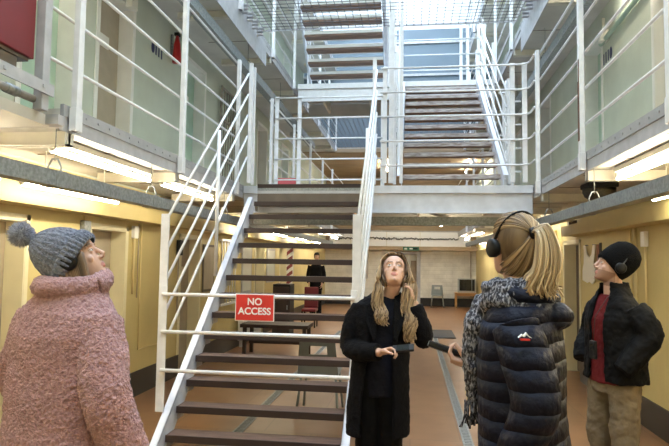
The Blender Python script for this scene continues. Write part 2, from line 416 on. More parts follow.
landing('R', Z1, 1.2, 19.9, [1.785] + POSTS[:7], 'cream bracketed landing above the man in the black beanie')
landing('L', Z2, 1.0, 17.28, POSTS, 'upper storey landing with deep facing plate, over the mint wall with the grille', deep=8.74)
landing('R', Z2, 1.0, 17.28, POSTS, 'upper storey landing with facing plate, over the rust marked rail post', deep=8.45)
landing('L', Z3, 9.3, 17.28, POSTS[4:], 'topmost landing behind the highest flight of stairs')
landing('R', Z3, 8.0, 17.28, POSTS[3:], 'topmost landing beyond the tangle of white stair rails')

# ------------------------------------------------------------------ railings
RH = [.285, .615, .945, 1.275, 1.605]
def railing(side, z, ys, label, y_start=None, y_end=None, rails=RH, group=None, tall=None, low=.14):
    XE, sg = (XL, 1) if side == 'L' else (XR, -1)
    xp = XE + sg * .0605
    y_start = ys[0] if y_start is None else y_start; y_end = ys[-1] if y_end is None else y_end
    t = thing('railing', label, 'railing', (xp, (y_start + y_end) / 2, z), group)
    for y in ys:
        m = MB().box(xp - .022, xp + .022, y - .032, y + .032, z - low, z + (tall or rails[-1] + .03))
        m.box(xp - .026, xp + .026, y - .04, y + .04, z - low, z - low + .16)
        m.build('post', 'rail', t, .004)
    for h in rails:
        MB().tube([(xp - sg * .036, y_start, z + h), (xp - sg * .036, y_end, z + h)], .0125).build('rail', 'rail', t)
    return t
railing('L', Z1, POSTS[:3], 'white five bar railing beneath the blue cell letters, ending at the stair head', 3.36, 7.26)
railing('R', Z1, [1.785] + POSTS[:3], 'white five bar railing over the man in black, with rust on one post', 1.2, 7.26)
railing('L', Z1, POSTS[3:], 'white railing beyond the footbridge, carrying a small red notice', 9.085, 19.8)
railing('R', Z1, POSTS[3:], 'white railing seen past the foot of the upper stair', 9.085, 19.8)
railing('L', Z2, POSTS[1:4] + [10.8], 'upper storey railing in front of bluish doors, beside the highest stair', 3.0, 10.9)
railing('R', Z2, POSTS[1:4] + [10.8], 'upper storey railing above the deep plate with clips', 3.0, 10.9)
railing('L', Z2, [12.35, 13.9, 15.5, 17.1], 'upper storey railing beyond the second footbridge, mint wall side', 12.35, 17.2)
railing('R', Z2, [12.35, 13.9, 15.5, 17.1], 'upper storey railing beyond the second footbridge, past the upper stair', 12.35, 17.2)
railing('R', Z3, [9.1, 10.9, 12.7, 14.5, 16.3], 'topmost railing against the bluish wall', 8.1, 17.2)
# rust flake on the corner post of the far-side railing is wear on the paint
mb = MB().box(XR - .085, XR - .0805, 5.412, 5.46, 2.80, 3.35); mb.box(XR - .085, XR - .0805, 5.412, 5.44, 3.35, 3.55)
rp = [o for o in bpy.data.objects if o.name.startswith('railing') and o.get('label', '').endswith('rust on one post')][0]
r = mb.build('rust_patch', mat('rust', (.16, .07, .04), .9, var=.4, vscale=30), rp); r['label'] = 'brown rusted strip down one post'

# ------------------------------------------------------------------ staircases
def stair(label, x0, x1, yk, zk, n, g, r, dirn, treadm='tread', nosem='nosing', hang=0.10, foot=None):
    """yk, zk: nosing of the highest tread; steps go down towards dirn (-1 = towards the camera)."""
    t = thing('staircase', label, 'staircase', ((x0 + x1) / 2, yk + dirn * g * n, max(0, zk - r * n)))
    lowY, lowZ = yk + dirn * g * (n - 1), zk - r * (n - 1)
    for i in range(n):
        y = yk + dirn * g * i; z = zk - r * i
        b = -dirn
        tr = MB().box(x0 + .012, x1 - .012, y + b * .014, y + b * .205, z - .045, z).build('tread', treadm, t, .004)
        MB().box(x0 + .013, x1 - .013, y, y + b * .0135, z - .058, z + .003).build('nosing', nosem, tr, .003)
        for xa, xb, xc in ((x0 + .012, x0 + .052, x0 + .018), (x1 - .052, x1 - .012, x1 - .052)):
            br = MB().box(xa, xb, y + b * .03, y + b * .18, z - .052, z - .046)
            br.box(x0 + .012 if xa < (x0 + x1) / 2 else x1 - .018, x0 + .018 if xa < (x0 + x1) / 2 else x1 - .012, y + b * .03, y + b * .18, z - .12, z - .052)
            br.build('tread_bracket', 'steel', tr)
    s = r / g
    for x, sg in ((x0, -1), (x1, 1)):
        ya, yb = lowY + dirn * foot, yk - dirn * .0
        za, zb = lowZ - s * foot, zk
        up = .06; dn = .20
        p = [(x, ya, za + up), (x, yb, zb + up), (x, yb, zb - dn), (x, ya, max(0.002, za - dn))]
        p = [(x, ya, max(za + up, .02)), (x, yb, zb + up), (x, yb, zb - dn), (x, ya + (-dirn) * (max(0, .002 - (za - dn)) / s), max(.002, za - dn))]
        if za - dn < .002: p.append((x, ya, .002))
        m = MB().prism(p, (sg * .012, 0, 0))
        # flanges
        for q0, q1 in ((p[0], p[1]),):
            a = V(q0); bq = V(q1); dd = (bq - a).normalized(); nn = V((0, -dd.z, dd.y)); nn = nn if nn.z > 0 else -nn
            m.obox((a + bq) / 2 + V((sg * .034, 0, 0)) - nn * .006, (.034, 0, 0), (bq - a) / 2, nn * .006)
        m.build('stringer', 'stringer', t)
    return t
NS = 13
st1 = stair('wide open dark tread staircase barred by the red sign', -2.09, -.555, 7.48, 2.455, NS, .22, .19, -1, foot=.16)
def stair_up(label, x0, x1, ya, za, n, g, r, sgn, treadm, nosem, footz, cleat=.22):
    """ascending flight whose first nosing is at (ya, za); sgn +1 climbs away from the camera."""
    t = thing('staircase', label, 'staircase', ((x0 + x1) / 2, ya, footz))
    for i in range(n):
        y = ya + sgn * g * i; z = za + r * i
        tr = MB().box(x0 + .012, x1 - .012, y + sgn * .014, y + sgn * cleat, z - .045, z).build('tread', treadm, t, .004)
        MB().box(x0 + .013, x1 - .013, y, y + sgn * .0135, z - .058, z + .003).build('nosing', nosem, tr, .003)
    if treadm == 'tread2' and sgn < 0:
        for i, tr in enumerate([o for o in t.children if o.name.startswith('tread')]):
            y = ya + sgn * g * i; z = za + r * i
            MB().box(x0 + .013, x1 - .013, y + sgn * (cleat - .02), y + sgn * (cleat - .004), z + .001, z + .06).build('back_strip', 'white', tr)
    s = r / g
    a = (ya - sgn * .12, za - s * .12); b = (ya + sgn * g * (n - 1) + sgn * .2, za + r * (n - 1) + s * .2)
    for x, sg in ((x0, -1), (x1, 1)):
        lo = max(footz + .003, a[1] - .18)
        p = [(x, a[0], max(a[1] + .06, footz + .02)), (x, b[0], b[1] + .06), (x, b[0], b[1] - .18), (x, a[0] + sgn * max(0, lo - (a[1] - .18)) / s, lo), (x, a[0], lo)]
        m = MB().prism(p, (sg * .012, 0, 0))
        q0, q1 = V(p[0]), V(p[1]); dd = (q1 - q0).normalized(); nn = V((0, -dd.z, dd.y)); nn = nn if nn.z > 0 else -nn
        m.obox((q0 + q1) / 2 + V((sg * .034, 0, 0)) - nn * .006, (.034, 0, 0), (q1 - q0) / 2, nn * .006)
        m.build('stringer', 'stringer', t)
    return t
M['palenose'] = mat('pale_worn_nosing', (.52, .48, .47), .4, col2=(.22, .17, .15), vscale=7, stretch=(1, 6, 6))
M['tread2'] = mat('mid_brown_timber', (.22, .12, .075), .5, col2=(.10, .055, .04), vscale=5, stretch=(1, 8, 8))
st2 = stair_up('upper flight of dark brown treads rising from the footbridge', -.13, 1.20, 7.95, 2.875, 11, .283, .2041, 1, 'tread2', 'palenose', Z1)
st3 = stair_up('highest flight, brown treads with pale backs, above the second footbridge', -2.10, -.56, 12.0, Z2 + .19, 12, .23, .19, -1, 'tread2', 'white', Z2)
def slope_rails(t, x, a, b, n, dz, postm='rail', r=.0135, first=0):
    """n parallel rails below the line a-b (y, z), spaced dz; children of the stair."""
    for k in range(n):
        MB().tube([(x, a[0], a[1] - dz * k), (x, b[0], b[1] - dz * k)], r).build('handrail', postm, t)
def st_post(t, x, y, z0, z1, w=.05, d=.02, name='newel_post', m='rail'):
    MB().box(x - w / 2, x + w / 2, y - d / 2, y + d / 2, z0, z1).build(name, m, t, .004)
S1 = .19 / .22
# lower stair rails: outer side and inner side
for x, sg in ((-2.155, -1), (-.49, 1)):
    st_post(st1, x - (.03 if sg < 0 else -.03), 4.95, .34 if sg < 0 else .30, 2.085, .075, .022)
    za = 2.07
    yb = 7.36
    xx = x + (0 if sg < 0 else .04)
    for k in range(5):
        z = za - .28 * k
        y_s = 4.95 if k < 4 else 5.05
        MB().tube([(xx, y_s, z + S1 * (y_s - 4.95)), (xx, yb, z + S1 * (yb - 4.95))], .0135).build('handrail', 'rail', st1)
    MB().tube([(xx - .022 * sg, 6.18, 1.50), (xx - .022 * sg, 6.18, 3.12)], .021, 10).build('newel_post', 'rail', st1)
    st_post(st1, xx - .03 * sg, 7.38, 2.69, 4.30, .05, .04)
    st_post(st1, xx - .03 * sg, 7.55, 2.69, 4.30, .035, .035)
# upper stair rails
S2 = .2041 / .283
for x in (-.20, 1.27):
    for k in range(5):
        z = 4.05 - .25 * k
        MB().tube([(x, 8.0, z), (x, 11.0, z + S2 * 3.0)], .0135).build('handrail', 'rail', st2)
    for y in (8.02, 9.5, 10.95):
        zz = 2.70 + S2 * (y - 7.95)
        st_post(st2, x + .035 * (1 if x > 0 else -1), y, max(2.672, zz + .0), zz + 1.45, .045, .03)
st_post(st2, -.275, 7.80, 2.74, 5.9, .07, .05); st_post(st2, -.14, 7.80, 2.74, 5.9, .045, .045)
# highest stair rails
S3 = .19 / .23
for x in (-2.155, -.50):
    for k in range(5):
        z = 6.62 - .25 * k
        MB().tube([(x, 12.0, z), (x, 9.4, z + S3 * 2.6)], .0135).build('handrail', 'rail', st3)
    for y in (12.0, 10.7, 9.5):
        zz = Z2 + .05 + S3 * (12.0 - y)
        st_post(st3, x + .035 * (-1 if x < -1 else 1), y, max(Z2 + .002, zz), zz + 1.55, .07, .03)

# ------------------------------------------------------------------ footbridges
def bridge(label, x0, x1, y0, y1, z, beam, front_m='bridge_skylit', kerb=.02):
    t = thing('footbridge', label, 'footbridge', ((x0 + x1) / 2, (y0 + y1) / 2, z))
    MB().box(x0, x1, y0 + .02, y1 - .02, z - .05, z).build('deck', 'slab', t)
    for (xa, xb) in ((x0, x1),):
        m = MB().box(xa, xb, y0, y0 + .012, z - beam, z - .085).box(xa, xb, y0 - .03, y0 + .012, z - beam, z - beam + .014).build('front_beam', front_m, t)
        k = MB().box(xa, xb, y0 - .035, y0 - .001, z - .08, z + kerb)
        xx = xa + .08
        while xx < xb: k.box(xx, xx + .014, y0 - .040, y0 - .035, z - .005, z + .009); xx += .17
        k.build('kerb_strip', front_m, t)
        MB().box(xa, xb, y1 - .012, y1, z - beam, z - .052).build('back_beam', 'slab', t)
    n = 4
    for i in range(n):
        xx = x0 + (x1 - x0) * (i + .5) / n
        MB().box(xx - .02, xx + .02, y0 + .014, y1 - .014, z - beam * .8, z - .052).build('joist', 'bracket', t)
    return t
b1 = bridge('grey steel footbridge joining both landings at the stair head', XL + .036, XR - .036, 7.70, 9.03, Z1, .345)
# three grey lips of the deck edge above the lower stair
for za, zb, yy, mm in ((2.66, 2.712, 7.652, 'nosing'), (2.622, 2.659, 7.655, 'galv'), (2.585, 2.621, 7.657, 'steel'), (2.462, 2.584, 7.659, 'brown')): MB().box(-2.08, -.56, yy, 7.664, za, zb).build('stair_head_lip', mm, b1)
b2 = bridge('white painted upper footbridge spanning the hall below the netting', XL + .09, XR - .09, 11.05, 12.25, Z2, .33, 'rail')
def cross_rail(label, xa, xb, y, z, posts, rails=RH, bend=None):
    t = thing('railing', label, 'railing', ((xa + xb) / 2, y, z))
    for x in posts: MB().box(x - .03, x + .03, y - .02, y + .02, z + .062 if y < 8 else z + .002, z + rails[-1] + .03).build('post', 'rail', t, .004)
    for h in rails:
        pts = [(xa, y - .033, z + h), (xb, y - .033, z + h)]
        if bend: pts = [(xa, y - .033, z + h)] + [(xb - .12 + .12 * math.sin(a), y - .033 - .12 * (1 - math.cos(a)), z + h) for a in [i * math.pi / 10 for i in range(6)]] + [(xb, bend, z + h)]
        MB().tube(pts, .0125).build('rail', 'rail', t)
    return t
cross_rail('white footbridge railing across the foot of the upper stair, curving into the landing', -.42, 1.50, 7.70, Z1, [-.36, 1.30, 1.455], bend=7.31)
cross_rail('white footbridge railing behind the stair head, beside the barred grille', -2.17, -.40, 9.0, Z1, [-2.15, -1.78, -.45])
cross_rail('short white railing with hooked ends beside the upper stair', 1.31, 1.42, 9.0, Z1, [1.40])
cross_rail('pale railing on the far edge of the second footbridge', -.45, 1.43, 12.22, Z2, [-.40, 1.02, 1.16, 1.38])
cross_rail('white railing on the second footbridge beside the highest stair', -.40, -.26, 11.08, Z2, [-.33])
# hooked loops between the posts at the stair side
for k, h in enumerate(RH[:4]):
    pts = [(1.255, 8.25, Z1 + h + .30), (1.255, 8.25, Z1 + h + .08)] + [(1.255 + .08 * (1 - math.cos(a)), 8.25, Z1 + h + .08 - .08 * math.sin(a)) for a in [i * math.pi / 10 for i in range(1, 6)]] + [(1.46, 8.25, Z1 + h)]
    MB().tube([(p[0] + .05, p[1], p[2]) for p in pts], .0125).build('loop_rail', 'rail', st2)

# ------------------------------------------------------------------ safety nets
def net(label, x0, x1, y0, y1, z, step, r):
    m = MB(); x = x0
    while x <= x1: m.tube([(x, y0, z), (x, y1, z)], r, 4, smooth=False); x += step
    y = y0
    while y <= y1: m.tube([(x0, y, z + r), (x1, y, z + r)], r, 4, smooth=False); y += step
    t = thing('safety_net', label, 'net', ((x0 + x1) / 2, (y0 + y1) / 2, z))
    m.build('wire_mesh', 'wire', t)
    f = MB()
    for a, b in (((x0, y0), (x1, y0)), ((x1, y0), (x1, y1)), ((x1, y1), (x0, y1)), ((x0, y1), (x0, y0))): f.bar((a[0], a[1], z), (b[0], b[1], z), .014, .014)
    f.build('net_frame', 'steel', t)
net('wire safety net stretched beyond the second footbridge', XL + .10, XR - .10, 12.31, 17.25, Z2 - .04, .115, .0055)
net('wire safety net stretched in front of the highest stair', XL + .13, XR - .13, 3.2, 8.27, Z2 - .02, .105, .0042)

# ------------------------------------------------------------------ barrier gate and sign
g = thing('barrier_gate', 'three bar white barrier closing the foot of the stair', 'gate', (-1.35, 4.90, .65))
for z in (1.371, 1.045, .71): MB().tube([(-2.17, 4.90, z), (-.47, 4.90, z)], .0165, 10).build('bar', 'rail', g)
for x in (-2.165, -.475): MB().box(x - .03, x + .03, 4.919, 4.931, .64, 1.44).build('end_plate', 'rail', g, .003)
s = thing('warning_sign', 'red rectangular plate reading NO ACCESS in white letters', 'sign', (-1.325, 4.865, 1.16))
MB().box(-1.497, -1.153, 4.872, 4.878, 1.160, 1.393).build('backing', 'white', s, .002)
MB().box(-1.489, -1.161, 4.869, 4.8725, 1.168, 1.385).build('face', 'red', s)
RX = Matrix.Rotation(math.pi / 2, 4, 'X')
link_mesh('lettering', text_mesh('NO\nACCESS', .082, 'white', V((-1.325, 4.868, 1.284)), RX, .0008, .0022, .98), s)
for x in (-1.47, -1.18): MB().box(x - .008, x + .008, 4.880, 4.884, 1.345, 1.40).build('fixing_strap', 'galv', s)

# ------------------------------------------------------------------ cable trays
def tray(label, a, b, w, h, hang=None, coup=(), hz=None, side=1):
    a = V(a); b = V(b); t = thing('cable_tray', label, 'cable tray', (a + b) / 2)
    m = MB(); d = (b - a).normalized(); u = d.cross(V((0, 0, 1))).normalized(); L2 = (b - a).length / 2; c = (a + b) / 2
    for sgn in (-1, 1): m.obox(c + u * sgn * w / 2, u * .003, d * L2, V((0, 0, h / 2)))
    m.obox(c - V((0, 0, h / 2 - .003)), u * w / 2, d * L2, V((0, 0, .003)))
    for sgn in (-1, 1): m.obox(c + u * sgn * (w / 2 - .012) + V((0, 0, h / 2 - .003)), u * .012, d * L2, V((0, 0, .003)))
    m.build('trough', 'galv', t)
    for f in coup:
        p = a + (b - a) * f
        MB().obox(p, u * (w / 2 + .006), d * .055, V((0, 0, h / 2 + .004))).build('coupler', 'galv', t)
    for f in (hang or ()):
        p = a + (b - a) * f; top = p + V((0, 0, h / 2))
        hm = MB()
        for sgn in (-1, 1):
            hm.tube([top + u * sgn * (w / 2 - .004), top + u * sgn * (w / 2 - .004) + V((0, 0, .03)), top + u * sgn * .02 + V((0, 0, .085)), top + V((0, 0, .085))], .007, 6)
        hm.build('hanger_loop', 'galv', t)
        MB().tube([top + V((0, 0, .07)), V((top.x, top.y, hz))], .004, 6).build('hanger_rod', 'galv', t)
    return t
tray('galvanised cable tray hung under the landing beside the pink coat', (-2.34, 0.4, 2.198), (-2.34, 17.0, 2.198), .10, .10, hang=(.1885, .275, .40), coup=(.1885, .275, .40), hz=Z1 - .134)
tray('galvanised cable tray hung under the landing above the man in black', (1.60, 0.4, 2.19), (1.60, 17.0, 2.19), .10, .10, hang=(.298, .40, .52), coup=(.31, .42), hz=Z1 - .134)
tray('speckled galvanised tray crossing the hall beneath the footbridge', (-2.28, 8.0, 2.24), (1.53, 8.0, 2.24), .10, .115, coup=(.66,))
tray('cable tray slung under the upper storey landing, mint wall side', (-2.43, 2.0, 4.50), (-2.43, 14, 4.50), .11, .13, hang=(.3, .52, .7), hz=Z2 - .134)
tray('cable tray slung under the upper storey landing, above the rusty post', (1.84, 2.0, 4.47), (1.84, 14, 4.47), .11, .13, hang=(.3, .52, .7), hz=Z2 - .134)

# ------------------------------------------------------------------ fluorescent lights
def light(label, x, y0, y1, z, tm='tube', group=None, soffit=None, drop=True):
    t = thing('fluorescent_light', label, 'light', (x, (y0 + y1) / 2, z), group)
    MB().box(x - .035, x + .035, y0 + .02, y1 - .02, z + .05, z + .095).build('housing', 'lampbody', t, .004)
    MB().tube([(x, y0 + .035, z), (x, y1 - .035, z)], .019, 10).build('tube', tm, t)
    for y in (y0, y1): MB().tube([(x, y + .0, z + .06), (x, y + (.02 if y == y0 else -.02), z + .015), (x, y + (.034 if y == y0 else -.034), z)], .022, 8).build('end_cap', 'lampbody', t)
    if soffit:
        for y in (y0 + .3, y1 - .3): MB().tube([(x, y, z + .095), (x, y, soffit)], .006, 6).build('drop_rod', 'lampbody', t)
    return t
LW = 'warm tubes under the long landing by the mint wall'; RW = 'warm tubes under the landing over the man'
for i, (a, b) in enumerate([(-2.0, -.2), (.4, 2.2), (2.6, 3.8), (4.0, 5.5), (9.6, 11.1), (12.0, 13.5), (14.5, 16.0), (17.0, 18.5)]):
    light(['lit tube hanging under the cable tray side of the platform', 'lit tube between the red box and the pink coat', 'first long lit tube by the cell door behind the grey hat', 'lit tube ending with a white hook above the cell door', 'lit tube beyond the footbridge on the grille side', 'second lit tube beyond the footbridge on the grille side', 'lit tube above the striped pole', 'lit tube above the distant standing person'][i], -2.93, a, b, 2.24, group=None, soffit=Z1 - .134 if a > 3.5 else 2.526)
for i, (a, b) in enumerate([(-2.0, -.2), (.4, 2.2), (2.4, 3.8), (4.05, 5.45), (9.6, 11.1), (12.0, 13.5), (14.5, 16.0), (17.0, 18.5)]):
    light(['lit tube over the hall behind the viewer', 'lit tube under the landing above the puffer jacket', 'lit tube just behind the nearer tray hanger over the man', 'lit tube with a hooked white end over the man in black', 'lit tube over the dark brown cell door', 'lit tube past the dark brown cell door', 'distant lit tube on the television side', 'last lit tube before the television'][i], 2.12, a, b, 2.27, group=None, soffit=Z1 - .134)
for i, (a, b) in enumerate([(1.9, 3.4), (3.72, 5.32)]):
    light(['upper storey tube over the deep red box', 'upper storey tube over the taupe cell door', 'upper storey tube over the barred grille'][i], -3.12, a, b, 4.86, 'tube_cool')
for i, (a, b) in enumerate([(1.9, 3.4), (3.72, 5.32), (5.55, 7.1)]):
    light(['upper storey tube above the pale mint wall', 'upper storey tube near the green conduit', 'upper storey tube beyond the green door'][i], 2.25, a, b, 4.86, 'tube_cool')

for i, (x, a, b, lb) in enumerate([(XL - .20, 3.72, 5.32, 'lit tube tucked behind the landing edge beside the tray hanger'), (XL - .20, 5.55, 7.1, 'lit tube tucked behind the landing edge, hidden past the stair rails'), (XR + .20, 1.9, 3.5, 'lit tube tucked behind the landing edge over the navy jacket'), (XR + .20, 3.72, 5.32, 'lit tube tucked behind the landing edge over the man'),
        (XL - .20, 14.7, 16.2, 'lit tube tucked behind the landing edge near the distant person'), (XL - .20, 18.2, 19.7, 'added fill tube tucked behind the landing edge at the far end'), (XR + .20, 14.7, 16.2, 'lit tube tucked behind the landing edge before the television'), (XR + .20, 18.2, 19.7, 'added fill tube tucked behind the landing edge at the television end')]):
    light(lb, x, a, b, Z1 - .13 - .102, 'tube_fill' if a > 18 else 'tube')  # the brighter far-end pair is added to light the back wall
light('added fill tube on the tan boarding seen between upper treads', 1.9, 18.6, 20.8, Z2 - .16 - .098, 'tube_fill')  # added lamp, brightens the far end of the hall
light('added fill tube on the tan boarding hidden behind the white columns', -.85, 18.5, 20.4, Z2 - .16 - .098, 'tube_fill')  # added lamp kept out of sight, brightens the white parapet
t = light('added fill tube hidden beneath the footbridge', .45, 8.1, 8.95, Z1 - .05 - .097 - .28)  # added unseen lamp lighting the footbridge underside and cross tray
# ------------------------------------------------------------------ side platform with the red box
t = thing('platform', 'grey steel side platform with bolted bars under the red box', 'platform', (-2.5, 2.6, 2.5))
MB().box(WL + .002, XL - .02, .6, 3.44, 2.53, 2.60).build('deck', 'slab', t)
MB().box(WL + .21, XL + .07, 3.40, 3.47, 2.535, 2.60).build('end_beam', 'steel', t)
m = MB().box(XL + .045, XL + .055, .6, 3.37, 2.70, 2.775)
for y in (2.2, 2.55, 2.9, 3.25): m.box(XL + .055, XL + .063, y, y + .02, 2.73, 2.75)
m.build('bolted_bar', 'steel', t)
MB().tube([(XL - .02, .6, 2.665), (XL - .02, 3.28, 2.665)], .024, 10).build('pipe', 'pipe', t)
MB().tube([(XL - .02, 3.02, 2.665), (XL - .02, 3.12, 2.665)], .031, 10).build('pipe_joint', 'galv', t)
MB().box(XL - .10, XL - .06, 2.85, 2.93, 2.602, 2.78).build('upright', 'bracket', t)
MB().box(XL - .02, XL + .04, 3.27, 3.34, 2.601, 4.70).build('tall_post', 'steel', t, .004)
MB().box(WL + .21, XL - .03, 1.4, 3.12, 2.785, 2.875).build('support_beam', 'brown', t)
t = thing('storage_box', 'deep red box on the platform in the upper corner', 'box', (-2.55, 2.4, 2.88))
MB().box(-2.80, XL, 1.0, 3.235, 2.90, 4.1).build('casing', 'darkred', t, .006)
MB().box(-2.78, XL - .02, 1.02, 3.21, 2.88, 2.899).build('underside', 'brown', t)

# ------------------------------------------------------------------ wall fittings, left
def letters(label, x, sgn, y0, z):
    t = thing('cell_number', label, 'lettering', (x, y0, z))
    pts = [(x + sgn * .004, y0 + .045 + .045 * math.cos(a), z + .075 * math.sin(a)) for a in [2 * math.pi * i / 14 for i in range(14)]]
    MB().prism(pts, (-sgn * .003, 0, 0)).build('glyph', 'blue', t)
    for k in range(3):
        m = MB().box(x + sgn * .001, x + sgn * .004, y0 + .12 + .085 * k, y0 + .155 + .085 * k, z - .07, z + .07)
        m.build('glyph', 'blue', t)
letters('dark blue cell number painted between two doors, beside the red extinguisher', WL, 1, 6.95, 4.42)
letters('dark blue cell number painted beside the green door', WR, -1, 7.40, 4.32)
def conduit(label, pts, r=.011, m='brass', box=None, bm='lampbody'):
    t = thing('wall_conduit', label, 'conduit', pts[0])
    MB().tube(pts, r, 8).build('pipe', m, t)
    if box: MB().box(*box).build('switch_box', bm, t, .006)
    return t
conduit('conduit and white switch beside the cell door behind the grey hat', [(WL + .02, 6.64, 1.92), (WL + .02, 6.64, 1.25)], .014, 'brass', (WL + .003, WL + .05, 6.59, 6.69, 1.92, 2.07), 'white')
conduit('second thin conduit running down past the white switch', [(WL + .016, 6.76, 2.1), (WL + .016, 6.76, 1.2)], .008, 'taupe')
conduit('conduit looped down to skirting on the cream wall', [(WL + .016, 6.84, 2.1), (WL + .016, 6.84, .56), (WL + .016, 7.45, .56), (WL + .016, 7.45, 1.35)], .008, 'brass')
conduit('small dark box over the door frame corner', [(WL + .02, 5.55, 2.11), (WL + .02, 5.55, 2.0)], .01, 'brass', (WL + .003, WL + .06, 5.49, 5.61, 1.95, 2.06), 'galv')
conduit('dark call box with pipe between the stair rails', [(WL + .02, 8.0, 1.72), (WL + .02, 8.0, .9)], .012, 'taupe', (WL + .003, WL + .06, 7.95, 8.07, 1.73, 1.95), 'black')
t = thing('fire_extinguisher', 'red extinguisher hung high on the mint wall', 'extinguisher', (WL + .09, 7.55, 4.5))
MB().tube([(WL + .09, 7.55, 4.40), (WL + .09, 7.55, 4.45), (WL + .09, 7.55, 4.66), (WL + .09, 7.55, 4.78)], [.06, .062, .045, .02], 14).build('cylinder', mat('extinguisher_red', (.42, .02, .02), .35), t)
MB().box(WL + .06, WL + .12, 7.51, 7.59, 4.78, 4.82).build('valve', 'black', t)
MB().box(WL + .003, WL + .03, 7.53, 7.57, 4.5, 4.8).build('bracket', 'galv', t)
t = thing('framed_notice', 'dark framed notice on the cream wall behind the stair rails', 'notice', (WL, 8.84, 1.2))
MB().box(WL + .003, WL + .02, 9.02, 9.55, 1.15, 1.92).build('frame', 'brown', t); MB().box(WL + .0205, WL + .023, 9.06, 9.51, 1.19, 1.88).build('sheet', 'taupe', t)
t = thing('barred_gate', 'hinged iron grille of vertical bars on the upper mint wall', 'grille', (WL + .05, 10.1, Z1))
for k in range(9):
    y = 9.62 + .125 * k; MB().tube([(WL + .06, y, Z1 + .06), (WL + .06, y, Z1 + 2.0)], .012, 6).build('bar', 'pipe', t)
m = MB()
for z in (Z1 + .05, Z1 + .75, Z1 + 1.45, Z1 + 2.0): m.box(WL + .045, WL + .075, 9.58, 10.66, z - .02, z + .02)
for y in (9.58, 10.66): m.box(WL + .04, WL + .08, y - .02, y + .02, Z1 + .003, Z1 + 2.03)
m.build('frame', 'pipe', t)
t = thing('window_grille', 'pale barred grille low on the cream wall under the landing', 'grille', (WL + .04, 10.0, 1.0))
for k in range(6):
    y = 9.85 + .16 * k; MB().tube([(WL + .05, y, .9), (WL + .05, y, 2.0)], .012, 6).build('bar', 'rail', t)
for z in (.86, 2.0): MB().box(WL + .01, WL + .07, 9.8, 10.72, z, z + .04).build('frame', 'rail', t)
t = thing('radiator', 'white column radiator at the skirting beyond the stair', 'radiator', (WL + .1, 8.0, 0))
for k in range(14):
    y = 10.9 + .10 * k; MB().box(WL + .05, WL + .16, y, y + .05, .12, .82).build('column', 'rail', t, .015)
MB().box(WL + .07, WL + .14, 10.9, 12.0, .14, .18).box(WL + .07, WL + .14, 10.9, 12.0, .76, .80).build('header', 'rail', t)
for y in (10.95, 12.0): MB().box(WL + .07, WL + .14, y, y + .05, .002, .12).build('foot', 'rail', t)

# ------------------------------------------------------------------ wall fittings, right
conduit('pair of conduits and switch on the cream wall behind the man', [(WR - .02, 6.45, 1.88), (WR - .02, 6.45, 1.05)], .012, 'brass', (WR - .05, WR - .003, 6.40, 6.50, 1.88, 2.04), 'white')
conduit('tall conduit beside the switch behind the beanie', [(WR - .02, 6.72, 2.09), (WR - .02, 6.72, .6)], .016, 'brass')
conduit('slim conduit close to the tall one behind the beanie', [(WR - .02, 6.85, 2.09), (WR - .02, 6.85, .6)], .009, 'cream')
conduit('dark green conduit running along the upper mint wall', [(WR - .04, 2.5, 4.72), (WR - .04, 7.7, 4.52)], .03, 'green')
conduit('pale lamp bracket box on the upper mint wall', [(WR - .05, 7.55, 4.80), (WR - .05, 7.55, 4.60)], .02, 'bracket', (WR - .10, WR - .003, 7.50, 7.62, 4.50, 4.64))
conduit('pale switch box high on the mint wall above the blue cell number', [(WL + .05, 6.3, 4.95), (WL + .05, 6.3, 4.82)], .015, 'bracket', (WL + .003, WL + .09, 6.24, 6.38, 4.62, 4.82))
t = thing('bulkhead_lamp', 'dark meshed bulkhead lamp under the landing near the tray hanger', 'lamp', (2.05, 6.9, 2.40))
mb = MB(); R = []
for k, (rr, z) in enumerate([(.15, 2.48), (.15, 2.44), (.13, 2.39), (.09, 2.36), (.03, 2.35)]):
    R.append([(1.95 + rr * 1.1 * math.cos(a), 6.35 + rr * math.sin(a), z) for a in [2 * math.pi * i / 20 for i in range(20)]])
mb.rings([[V(p) for p in r] for r in R]).build('shade', 'lid', t)
MB().box(1.80, 2.10, 6.2, 6.5, 2.481, 2.534).build('base', 'black', t, .01)
t = thing('vest', 'white sleeveless vest hung flat on the cream wall', 'vest', (WR - .03, 8.4, 1.45))
pl = [(8.12, 1.47), (8.11, 1.62), (8.16, 1.72), (8.10, 1.86), (8.09, 1.95), (8.17, 1.95), (8.24, 1.82), (8.34, 1.78), (8.44, 1.82), (8.52, 1.95), (8.60, 1.95), (8.58, 1.84), (8.60, 1.70), (8.66, 1.60), (8.66, 1.46), (8.45, 1.43), (8.35, 1.45), (8.22, 1.42)]
MB().prism([(WR - .035, y, z) for y, z in pl], (.012, 0, 0)).build('fabric', 'cloth', t, .004)
for y in (8.16, 8.49): MB().tube([(WR - .04, y, 1.95), (WR - .002, y, 1.95)], .008, 6).build('peg', 'galv', t)
t = thing('hanging_strip', 'thin pinkish brown strip hanging beside the white vest', 'strap', (WR - .02, 8.0, 1.5))
MB().box(WR - .025, WR - .004, 7.98, 8.05, 1.50, 1.95).build('strap', mat('pinkish_leather', (.38, .18, .12), .7), t); MB().box(WR - .012, WR - .003, 7.90, 7.975, 1.55, 1.97).build('backing', 'black', t)
t = thing('ledge_lamp', 'small dark spotlight on the end of the boxed ledge', 'lamp', (2.2, 8.9, 2.26))
MB().box(2.30, 2.42, 8.9, 9.0, 2.253, 2.33).build('base', 'brown', t); MB().tube([(2.34, 8.93, 2.33), (2.26, 8.72, 2.37)], [.035, .05], 10).build('shade', 'lampbody', t)

